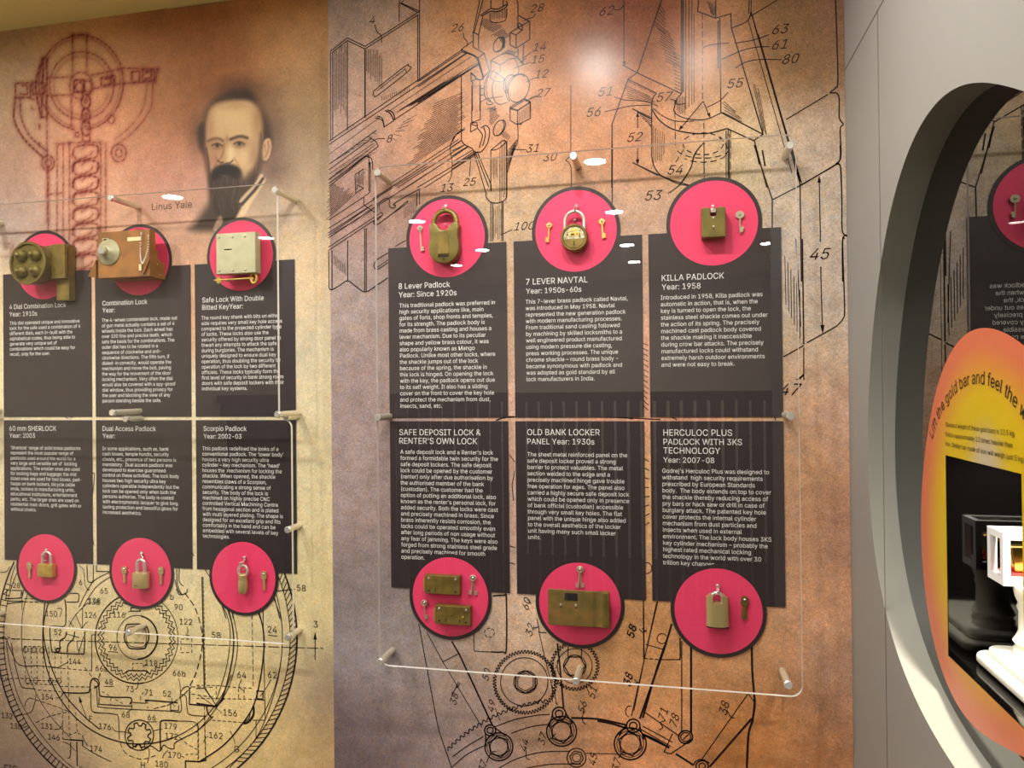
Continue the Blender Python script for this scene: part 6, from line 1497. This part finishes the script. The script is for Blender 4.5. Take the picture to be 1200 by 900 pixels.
# small brass padlock
p = at_wall(52.4, 668.8, D_L, 0.016)
t = thing('padlock', 'small brass padlock with shiny steel shackle, square body', 'padlock', p, LOCKS)
MB().prism(rrect(-0.0238, 0.0238, -0.0175, 0.0170, 0.003), -0.0165, -0.003).build('body', 'brass', t, smooth=40, bevel=0.002)
shackle(t, 0.0130, 0.0315, 0.0165, 0.0032, 0.0098, 'chrome')
# medium cylinder padlock
p = at_wall(161.8, 680.8, D_L, 0.026)
t = thing('padlock', 'satin bronze padlock with deep rounded body hanging from an S hook', 'padlock', p, LOCKS)
b = MB(); sec = rrect(-0.0215, 0.0215, -0.0270, -0.004, 0.0105, 6); n = len(sec)
v = [(x, y, -0.0195) for x, y in sec]+[(x, y, 0.0195) for x, y in sec]
b.add(v, [tuple(range(n-1, -1, -1)), tuple(range(n, 2*n))]+[(i, (i+1) % n, (i+1) % n+n, i+n) for i in range(n)])
b.build('body', 'satin', t, smooth=40, bevel=0.001)
shackle(t, 0.0108, 0.032, 0.0192, 0.0040, 0.0155, 'chrome')
en = MB()
for i in range(4): en.box(-0.012+0.003*i, -0.0102+0.003*i, -0.0274, -0.0268, -0.013, -0.0105)
en.build('engraving', 'brass_old', t)
# bullet shaped padlock
p = at_wall(283.4, 684.5, D_L, 0.020)
t = thing('padlock', 'narrow bullet-shaped bronze padlock with ringed neck and round steel shackle', 'padlock', p, LOCKS)
MB().lathe([(0.0001, -0.0255), (0.0060, -0.0250), (0.0098, -0.0215), (0.0118, -0.0140), (0.0120, 0.0050), (0.0112, 0.0085)][::1], (0, -0.0150, 0), 'z', 28).build('lower_body', 'satin', t, smooth=50)
MB().lathe([(0.0001, 0.0086), (0.0108, 0.0086), (0.0108, 0.0125), (0.0100, 0.0129), (0.0108, 0.0133), (0.0108, 0.0172), (0.0100, 0.0176), (0.0108, 0.0180), (0.0108, 0.0225), (0.0098, 0.0240), (0.0001, 0.0242)], (0, -0.0150, 0), 'z', 28).build('head', 'satin', t, smooth=30)
MB().tube([(0.0125*cos(radians(a_)), -0.0150, 0.0310+0.0135*sin(radians(a_))) for a_ in range(-50, 231, 14)], 0.0034, 12).build('shackle', 'chrome', t, smooth=60)


# ------------------------------------------------------------------ keys and fixing screws
def make_key(name, label, loc, m, kind, L=0.036, rot=0.0, group='keys on the pink discs', flip=1):
    """key hanging by its bow: bow centre at the origin, shank downward"""
    mb = MB()
    y0, y1 = -0.0052, -0.0030
    if kind == 'lozenge':                       # square bow set on its corner with a bored shank
        s_ = 0.0072
        mb.prism([(0, s_), (-s_, 0.001), (-0.0022, -s_), (0.0022, -s_), (s_, 0.001)], y0, y1)
        mb.prism([(-0.0014, -0.004), (-0.0014, -L), (0.0014, -L), (0.0014, -0.004)], y0, y1)
        mb.prism([(flip*0.001, -L+0.001), (flip*0.001, -L+0.0105), (flip*0.0065, -L+0.0105), (flip*0.0065, -L+0.0075), (flip*0.0045, -L+0.0070), (flip*0.0045, -L+0.0055), (flip*0.0065, -L+0.0050), (flip*0.0065, -L+0.001)], y0, y1)
    elif kind == 'ring':                        # round open bow
        mb.tube([(0.0056*cos(2*pi*i/20), -0.0041, 0.0056*sin(2*pi*i/20)) for i in range(20)], 0.0018, 8, True)
        mb.tube([(0, -0.0041, -0.0056), (0, -0.0041, -L)], 0.0015, 8)
        mb.prism([(flip*0.001, -L+0.001), (flip*0.001, -L+0.0095), (flip*0.0062, -L+0.0095), (flip*0.0062, -L+0.0068), (flip*0.0042, -L+0.0062), (flip*0.0042, -L+0.0045), (flip*0.0062, -L+0.004), (flip*0.0062, -L+0.001)], y0, y1)
    elif kind == 'disc':                        # broad oval bow
        mb.prism(circ(0.0078, 24, 0, 0, 1.1, 1.0), y0, y1)
        mb.tube([(0, -0.0041, -0.006), (0, -0.0041, -L)], 0.0016, 8)
        mb.prism([(flip*0.001, -L+0.002), (flip*0.001, -L+0.012), (flip*0.0062, -L+0.013), (flip*0.0068, -L+0.008), (flip*0.0045, -L+0.0065), (flip*0.0060, -L+0.004), (flip*0.0040, -L+0.001)], y0, y1)
    else:                                       # flat cylinder key
        mb.prism(rrect(-0.0072, 0.0072, -0.0125, 0.0075, 0.0055, 5), y0, y1)
        mb.prism([(-0.0030, -0.011), (-0.0030, -L+0.003), (0, -L), (0.0030, -L+0.003), (0.0036, -L+0.006), (0.0022, -L+0.009), (0.0036, -L+0.012), (0.0026, -L+0.015), (0.0036, -0.011)], y0, y1)
    o = mb.build(name, m, smooth=40, loc=loc)
    o.rotation_euler = (0, rot, 0)
    return tag(o, label, 'key', group)
def make_screw(label, px, py, Y, r=0.0026, base=0.0):
    p = onY(px, py, Y-YF-0.005)
    o = MB().lathe([(0.0001, -0.0078), (r*0.6, -0.0074), (r, -0.0062), (r, -0.0055), (r*0.5, -0.0054), (r*0.5, 0.0)], seg=14).build('round_head_screw', 'chrome', smooth=40, loc=(p[0], Y-YF, p[2]))
    return tag(o, label, 'screw', 'chrome screws holding keys and hooks')
def key_on_screw(px, py, Y, label, m, kind, L, rot=0.0, flip=1, screw=True, fixed='', dx=0.0):
    p = onY(px, py, Y-YF-0.004)
    make_key('key', label, (p[0]+dx, Y-YF, p[2]), m, kind, L, rot, flip=flip)
    if screw:
        make_screw(fixed, px, py-0.3, Y)
key_on_screw(492.2, 267.5, D_R, 'dull steel key with lozenge bow left of the olive eared padlock', 'steel_key', 'lozenge', 0.052, -0.06, 1, True, 'chrome screw through the steel key left of the eared padlock')
key_on_screw(643.5, 264.0, D_R, 'flat brass key hanging left of the round padlock', 'brass_bright', 'lozenge', 0.037, 0.06, -1, True, 'chrome screw through the brass key left of the round padlock')
key_on_screw(705.3, 259.5, D_R, 'flat brass key hanging right of the round padlock', 'brass_bright', 'lozenge', 0.036, -0.05, 1, True, 'chrome screw through the brass key right of the round padlock')
key_on_screw(867.0, 251.7, D_R, 'pale steel key with oval bow right of the block padlock', 'nickel', 'disc', 0.037, -0.02, 1, True, 'chrome screw through the pale key right of the block padlock')
key_on_screw(497.2, 706.5, D_R, 'single bronze key left of the lower deposit lock', 'steel_key', 'ring', 0.036, -0.06, 1, True, 'chrome screw through the key left of the lower deposit lock')
key_on_screw(554.0, 677.5, D_R, 'front key of the pair right of the upper deposit lock, leaning left', 'steel_key', 'ring', 0.037, 0.10, -1, True, 'chrome screw through the pair of keys right of the upper deposit lock')
key_on_screw(554.2, 677.8, D_R, 'rear key of the pair right of the upper deposit lock, leaning right', 'steel_key', 'ring', 0.038, -0.10, 1, False)
bpy.data.objects['key.%03d' % 6 if 'key.006' in bpy.data.objects else 'key'].location.y += 0.0028
key_on_screw(679.7, 667.3, D_R, 'left key of the pair above the locker plate', 'steel_key', 'ring', 0.040, 0.10, -1, True, 'chrome screw through the pair of keys above the locker plate')
key_on_screw(679.9, 667.6, D_R, 'right key of the pair above the locker plate, hanging straight', 'steel_key', 'ring', 0.039, -0.06, 1, False)
key_on_screw(872.5, 703.0, D_R, 'front flat olive key of the pair right of the tall shouldered padlock', 'brass_old', 'flat', 0.041, 0.10, -1, True, 'chrome screw through the pair of keys right of the tall padlock')
key_on_screw(872.8, 703.4, D_R, 'rear flat olive key of the pair right of the tall shouldered padlock', 'brass_old', 'flat', 0.041, -0.06, 1, False)
key_on_screw(34.3, 662.0, D_L, 'small bronze key left of the small brass padlock', 'satin', 'flat', 0.036, -0.03, 1, True, 'chrome screw through the key left of the small brass padlock')
key_on_screw(145.4, 667.0, D_L, 'small bronze key left of the deep rounded padlock', 'satin', 'flat', 0.036, -0.03, 1, True, 'chrome screw through the key left of the deep rounded padlock')
key_on_screw(188.6, 667.6, D_L, 'small bronze key right of the deep rounded padlock', 'satin', 'flat', 0.038, 0.0, 1, True, 'chrome screw through the key right of the deep rounded padlock')
key_on_screw(309.2, 673.0, D_L, 'small bronze key right of the bullet-shaped padlock', 'satin', 'flat', 0.040, -0.02, 1, True, 'chrome screw through the key right of the bullet-shaped padlock')
for nm in ('key.008', 'key.010'):
    if nm in bpy.data.objects: bpy.data.objects[nm].location.y += 0.0028
# long double-bitted key laid under the square safe lock
pa = onY(254, 328.4, D_L-YF-0.030); pb = onY(297.4, 327.4, D_L-YF-0.030)
L = pb[0]-pa[0]
t = thing('safe_key', 'long brass double-bitted key held level under the square safe lock', 'key', (pa[0], D_L-YF, pa[2]), 'keys on the pink discs')
MB().tube([(-0.006, -0.030, 0), (L, -0.030, 0.001)], 0.0024, 12).build('shank', 'brass', t, smooth=50)
bt = MB()
for sz in (1, -1):
    bt.prism([(0.0, 0.0), (0.013, 0.0), (0.013, sz*0.007), (0.0105, sz*0.0075), (0.0095, sz*0.005), (0.0075, sz*0.005), (0.0065, sz*0.0085), (0.0035, sz*0.0085), (0.003, sz*0.0055), (0.0, sz*0.0055)], -0.0315, -0.0285)
bt.build('bit', 'brass', t)
MB().tube([(L+0.0075*cos(2*pi*i/24), -0.030, 0.001+0.0125*sin(2*pi*i/24)) for i in range(24)], 0.0032, 10, True).build('bow', 'brass', t, smooth=60)
for x in (0.018, L-0.012):
    MB().tube([(x, -0.030, 0.0), (x, 0.0, 0.0)], 0.0016, 8).build('support_pin', 'steel', t)

def hook(label, px, py, Y, drop, depth, w_=0.0042, s_shape=False):
    """screw with a bent chrome strap that carries a shackle"""
    p = onY(px, py, Y-YF-0.006)
    t = thing('hanging_hook', label, 'hook', (p[0], Y-YF, p[2]), 'chrome hooks carrying the padlocks')
    MB().lathe([(0.0001, -0.0088), (0.0022, -0.0082), (0.0036, -0.0065), (0.0036, -0.0058), (0.0016, -0.0056), (0.0016, 0.0)], seg=16).build('screw_head', 'chrome', t, smooth=40)
    if s_shape:
        MB().tube(spline([(0.0045, -0.006, 0.001), (0.0, -0.007, 0.0055), (-0.0045, -0.006, 0.0), (0.003, -0.006, -0.007), (0.004, -0.008, -0.011), (-0.004, -0.012, -drop+0.006), (-0.003, -0.014, -drop), (0.003, -0.016, -drop+0.001)], 4), 0.0013, 8).build('s_hook', 'chrome', t, smooth=60)
    else:
        MB().tube(spline([(0, -0.0040, 0.0), (0, -0.0042, -0.006), (0, -depth*0.6, -drop+0.004), (0, -depth, -drop), (0, -depth-0.004, -drop+0.0005), (0, -depth-0.0065, -drop+0.005)], 4), [w_*0.5]*21, 8, flat=2.0).build('strap', 'chrome', t, smooth=60)
    return t
hook('chrome screw hook over the olive eared padlock', 522.2, 240.8, D_R, 0.0105, 0.0155)
hook('chrome screw hook over the round brass padlock', 675.2, 241.0, D_R, 0.0115, 0.0150)
hook('chrome screw hook in the notch of the block padlock', 835.5, 241.5, D_R, 0.0085, 0.0120)
hook('chrome screw hook over the tall shouldered padlock', 841.0, 686.0, D_R, 0.0120, 0.0150)
hook('chrome screw hook over the small brass padlock', 53.8, 644.5, D_L, 0.0115, 0.0098)
hook('chrome S hook over the deep rounded padlock', 165.6, 649.0, D_L, 0.0225, 0.0155, s_shape=True)
hook('chrome screw hook over the bullet-shaped padlock', 286.2, 653.3, D_L, 0.0135, 0.0150)
make_screw('chrome screw on pink disc inside the shackle of the eared padlock', 522.0, 263.3, D_R)
make_screw('chrome screw on pink disc inside the shackle of the round padlock', 673.6, 257.7, D_R)
make_screw('chrome screw on pink disc inside the shackle of the small brass padlock', 52.8, 657.0, D_L)
make_screw('chrome screw on pink disc inside the shackle of the bullet-shaped padlock', 285.6, 667.3, D_L)


# ------------------------------------------------------------------ dark glass and yellow sign behind the round opening
def plate_rect_hole(outline, c, hy0, hy1, hz0, hz1, X, attr=None):
    """radial plate in the plane x=X between a rectangular hole and an outline"""
    mb = MB()
    n = len(outline)
    inner = []
    for q in outline:
        th = atan2(q[1]-c[1], q[0]-c[0])
        inner.append(outer_hit(th, hy0, hy1, hz0, hz1, c))
    return inner
HY0, HY1, HZ0, HZ1 = 0.934, 1.168, 1.155, 1.4465
def ring_plate(name, m, outline, X, parent, c, steps=1, radius_attr=None, facing=-1):
    # angles: outline directions plus exact hole corners
    ths = sorted([atan2(q[1]-c[1], q[0]-c[0]) for q in outline] + [atan2(z-c[1], y-c[0]) for y in (HY0, HY1) for z in (HZ0, HZ1)])
    oa = [atan2(q[1]-c[1], q[0]-c[0]) for q in outline]; orr = [hypot(q[0]-c[0], q[1]-c[1]) for q in outline]
    ix = np.argsort(oa); oa = np.array(oa)[ix]; orr = np.array(orr)[ix]
    oa = np.concatenate([oa-2*pi, oa, oa+2*pi]); orr = np.concatenate([orr]*3)
    v = []; rad = []
    for th in ths:
        i_ = outer_hit(th, HY0, HY1, HZ0, HZ1, c)
        R_ = float(np.interp(th, oa, orr))
        for s_ in range(steps+1):
            q = s_/steps
            y = i_[0]*(1-q)+(c[0]+R_*cos(th))*q; z = i_[1]*(1-q)+(c[1]+R_*sin(th))*q
            v.append((X, y, z))
            if radius_attr: rad.append(radius_attr(y, z))
    n = len(ths); f = []
    for i in range(n):
        j = (i+1) % n
        for s_ in range(steps):
            a_ = i*(steps+1)+s_; b_ = j*(steps+1)+s_
            f.append((a_, a_+1, b_+1, b_))
    mb = MB().add(v, f)
    l = parent.location
    mb.v = [(p_[0]-l[0], p_[1]-l[1], p_[2]-l[2]) for p_ in mb.v]
    o = mb.build(name, m, parent)
    if radius_attr:
        at = o.data.attributes.new('radius', 'FLOAT', 'POINT')
        at.data.foreach_set('value', np.array(rad, dtype=np.float32))
    return o
win = struct(MB().build('window_1', 'reveal')) if False else None
rv = MB(); n = NA
rv.add([(X_R, q[0], q[1]) for q in hole]+[(X_G+0.001, q[0], q[1]) for q in hole], [(i, (i+1) % n, (i+1) % n+n, i+n) for i in range(n)])
reveal = struct(rv.build('window_1', 'reveal', smooth=40))
disp = thing('display_window', 'round dark glass front of the showcase set in the grey wall', 'showcase', (X_G, HC[0], HC[1]-0.42))
big = [(HC[0]+(harm(2*pi*i/NA, HOLE)+0.02)*cos(2*pi*i/NA), HC[1]+(harm(2*pi*i/NA, HOLE)+0.02)*sin(2*pi*i/NA)) for i in range(NA)]
CC = (1.03, 1.33)
ring_plate('dark_glass', 'glass_dark', big, X_G, disp, CC)
# showcase cavity behind the cut-out
cav = MB()
x0, x1, y0, y1, z0, z1 = X_G+0.0006, X_G+0.40, 0.80, HY1+0.002, HZ0-0.001, 1.60
cav.add([(x0, y1, z0), (x1, y1, z0), (x1, y1, z1), (x0, y1, z1)], [(0, 1, 2, 3)])
wbuild(cav, 'end_mirror', 'black_gloss', disp)
cav = MB()
cav.add([(x0, y0, z0), (x1, y0, z0), (x1, y1, z0), (x0, y1, z0)], [(0, 1, 2, 3)])
wbuild(cav, 'shelf', 'black_gloss', disp)
cav = MB()
cav.add([(x1, y0, z0), (x1, y1, z0), (x1, y1, z1), (x1, y0, z1)], [(0, 3, 2, 1)])
cav.add([(x0, y0, z1), (x1, y0, z1), (x1, y1, z1), (x0, y1, z1)], [(0, 3, 2, 1)])
cav.add([(x0, y0, z0), (x1, y0, z0), (x1, y0, z1), (x0, y0, z1)], [(3, 2, 1, 0)])
wbuild(cav, 'black_lining', 'dark', disp)
sg = thing('round_sign', 'yellow and orange round sign inviting visitors to lift the gold bar', 'sign', (X_G-0.001, SC[0], SC[1]-0.26))
sout = [(SC[0]+harm(2*pi*i/NA, SIGN)*cos(2*pi*i/NA), SC[1]+harm(2*pi*i/NA, SIGN)*sin(2*pi*i/NA)) for i in range(NA)]
def srad(y, z):
    th = atan2(z-SC[1], y-SC[0])
    return hypot(y-SC[0], z-1.44) /0.29 * 0.0 + max(hypot(y-SC[0], z-SC[1])/harm(th, SIGN), 0.0) if hypot(y-SC[0], z-1.455) > 0.10 else max(hypot(y-SC[0], z-SC[1])/harm(th, SIGN)*sstep1(hypot(y-SC[0], z-1.455)/0.10), 0.0)
def sstep1(t):
    t = min(max(t, 0), 1); return t*t*(3-2*t)
M['sign'] = radial_sign_material(*SC)
ring_plate('printed_face', 'sign', sout, X_G-0.001, sg, (1.05, 1.33), 14, srad)
def side_text(mb, V, Fc, y, z, sx, sz, rot, X):
    """lettering on the plane x=X read from the -x side (text runs towards -y)"""
    c, s_ = cos(rot), sin(rot)
    mb.add([(X, y-((vx*sx)*c-(vy*sz)*s_), z+((vx*sx)*s_+(vy*sz)*c)) for vx, vy in V], Fc)
XT = X_G-0.0016
arc = MB()
msg = 'Lift the gold bar and feel the weight'
tcen = (1.052, 1.340); TR = 0.210; TS = 0.0335
w0 = 0.0
def adv(s_):
    V, _ = text_arrays('.'+s_+'.', 0)
    e = extent(V); return e[1]-e[0]
base = adv('')
start = radians(143.5)
for i, chh in enumerate(msg):
    if chh == ' ': continue
    u = (adv(msg[:i])-base)*TS*1.0
    V, Fc = text_arrays(chh, 0)
    e = extent(V)
    ph = start-(u+(e[1])*TS*0.5)/TR
    side_text(arc, [(vx-(e[0]+e[1])/2, vy) for vx, vy in V], Fc, tcen[0]-TR*cos(ph), tcen[1]+TR*sin(ph), TS, TS, ph-pi/2, XT)
wbuild(arc, 'arched_lettering', 'sign_ink', sg)
sm_ = MB()
for s_, (yy, zz), W in (('Standard weight of these gold bars is 12.5 kg.', (1.166, 1.4885), 0.218), ('Gold is approximately 2.5 times heavier then', (1.1665, 1.4745), 0.212), ('iron. Similar bar made of iron will weigh just 5 kg.', (1.167, 1.4605), 0.240)):
    V, Fc = text_arrays(s_, 0); e = extent(V)
    sc = W/(e[1]-e[0])
    side_text(sm_, V, Fc, yy, zz, sc, 0.0125, 0, XT)
wbuild(sm_, 'small_lettering', 'sign_ink', sg)

# pedestal, acrylic block and gold bar
BX0, BY1 = 0.418, 1.160
ped = thing('pedestal', 'white turned pedestal on a wide stepped base inside the showcase', 'pedestal', (0.505, 1.06, HZ0))
def rbase(x0, x1, y0, y1, r, za, zb_):
    o = rrect(x0, x1, y0, y1, r, 6); n = len(o); mb = MB()
    mb.add([(x, y, za) for x, y in o]+[(x, y, zb_) for x, y in o], [tuple(range(n-1, -1, -1)), tuple(range(n, 2*n))]+[(i, (i+1) % n, (i+1) % n+n, i+n) for i in range(n)])
    return mb
wbuild(rbase(BX0, 0.57, 0.955, BY1, 0.022, HZ0+0.0005, HZ0+0.016), 'base_plate', 'plaster', ped, smooth=40, bevel=0.006, segs=4)
wbuild(rbase(BX0+0.012, 0.558, 0.967, BY1-0.012, 0.02, HZ0+0.016, HZ0+0.027), 'base_step', 'plaster', ped, smooth=40, bevel=0.004, segs=3)
zz0 = HZ0+0.027
colp = [(0.052, 0), (0.052, 0.010), (0.046, 0.014), (0.053, 0.020), (0.046, 0.027), (0.041, 0.034), (0.040, 0.060), (0.044, 0.066), (0.041, 0.072), (0.047, 0.080), (0.050, 0.088), (0.050, 0.094)]
c = MB().lathe([(0.0001, 0)]+[(r_*0.55, h_) for r_, h_ in colp]+[(0.0001, 0.094)], (0.478, 1.100, zz0), 'z', 40)
wbuild(c, 'column', 'plaster', ped, smooth=40)
ZB0 = zz0+0.0945
blk = thing('acrylic_case', 'white-edged clear case holding the gold bar on the white pedestal', 'display case', (0.53, 1.10, ZB0))
bx0, bx1, by0, by1, bz0, bz1 = 0.437, 0.600, 1.100, 1.150, ZB0, ZB0+0.072
fr = MB()
fr.box(bx0, bx1, by0, by1, bz0, bz0+0.011)
fr.box(bx0, bx1, by0, by0+0.008, bz1-0.010, bz1); fr.box(bx0, bx1, by1-0.008, by1, bz1-0.010, bz1)
fr.box(bx0, bx0+0.008, by0+0.008, by1-0.008, bz1-0.010, bz1); fr.box(bx1-0.008, bx1, by0+0.008, by1-0.008, bz1-0.010, bz1)
for xx in (bx0, bx1-0.009):
    for yy in (by0, by1-0.009):
        fr.box(xx, xx+0.009, yy, yy+0.009, bz0+0.011, bz1-0.010)
wbuild(fr, 'white_frame', 'opal', blk)
gp = MB()
gp.box(bx0+0.001, bx1-0.001, by0+0.001, by1-0.001, bz0+0.0112, bz1-0.001)
wbuild(gp, 'clear_panes', 'acrylic', blk)
wbuild(MB().box(bx0+0.010, bx1-0.010, by0+0.010, by1-0.010, bz0+0.0112, bz0+0.015), 'red_pad', 'redpad', blk)
gb = MB()
gx0, gx1, gy0, gy1, gz0, gz1 = bx0+0.014, bx1-0.014, by0+0.0085, by1-0.0085, bz0+0.0155, bz0+0.050
i_ = 0.006
gb.add([(gx0+i_, gy0+i_, gz0), (gx1-i_, gy0+i_, gz0), (gx1-i_, gy1-i_, gz0), (gx0+i_, gy1-i_, gz0), (gx0, gy0, gz1), (gx1, gy0, gz1), (gx1, gy1, gz1), (gx0, gy1, gz1)],
       [(0, 3, 2, 1), (4, 5, 6, 7), (0, 1, 5, 4), (1, 2, 6, 5), (2, 3, 7, 6), (3, 0, 4, 7)])
o = gb.build('gold_bar', 'gold', bevel=0.003, smooth=40)
tag(o, 'gold bar lying on a red pad inside the white-edged case', 'gold bar')
lp = bpy.data.lights.new('showcase_spot', 'SPOT'); lp.energy = 26.0; lp.color = (1.0, 0.95, 0.82); lp.spot_size = radians(95); lp.spot_blend = 0.6; lp.shadow_soft_size = 0.02
lo_ = bpy.data.objects.new('showcase_spot', lp); COL.objects.link(lo_); lo_.location = (0.45, 1.02, 1.585)
lo_.rotation_euler = (Vector((0.50, 1.06, 1.2))-Vector((0.47, 1.0, 1.585))).to_track_quat('-Z', 'Y').to_euler()


# ------------------------------------------------------------------ ceiling downlights (the round lamps mirrored in the acrylic)
LAMPS = [(x_, y_) for x_, y_, p_ in WALL_LAMPS+ROOM_LAMPS]
WHERE = ['above the eared padlock, close to the mural', 'above the round padlock, close to the mural', 'above the block padlock, close to the mural', 'above the four-knob lock, close to the wall', 'above the square safe lock, close to the wall',
         'second out from the mural before the round padlock', 'far out before the left edge of the mural', 'third out from the mural before the round padlock', 'fourth out from the mural before the round padlock', 'fifth out from the mural before the round padlock',
         'out near the opposite wall before the four-knob lock', 'out before the eared padlock', 'out beyond the grey wall end', 'near the left wall beside the printed name', 'near the left wall farther into the room']
for i, (x, y) in enumerate(LAMPS):
    t = thing('ceiling_downlight', 'round white recessed ceiling downlight '+WHERE[i], 'downlight', (x, y, CEIL), 'ceiling downlights')
    MB().lathe([(0.048, -0.0005), (0.062, -0.0005), (0.062, -0.004), (0.050, -0.008), (0.046, -0.005)], seg=32, axis='z', caps=False).build('trim_ring', 'lamp_ring', t, smooth=40)
    MB().lathe([(0.0001, -0.0030), (0.0475, -0.0030)], seg=32, axis='z').build('diffuser', 'lamp', t)

# slatted screen across the room, mirrored faintly in the acrylic
ss = MB()
ss.box(-3.38, 2.5, -1.92, -1.88, 0.001, 0.10); ss.box(-3.38, 2.5, -1.93, -1.87, 1.46, 1.52)
for i in range(68):
    x = -3.36+i*0.086
    ss.box(x, x+0.066, -1.92, -1.88, 0.10, 1.46)
o = ss.build('slatted_screen', 'slat')
tag(o, 'dark slatted screen across the room, mirrored in the lower panels', 'screen')
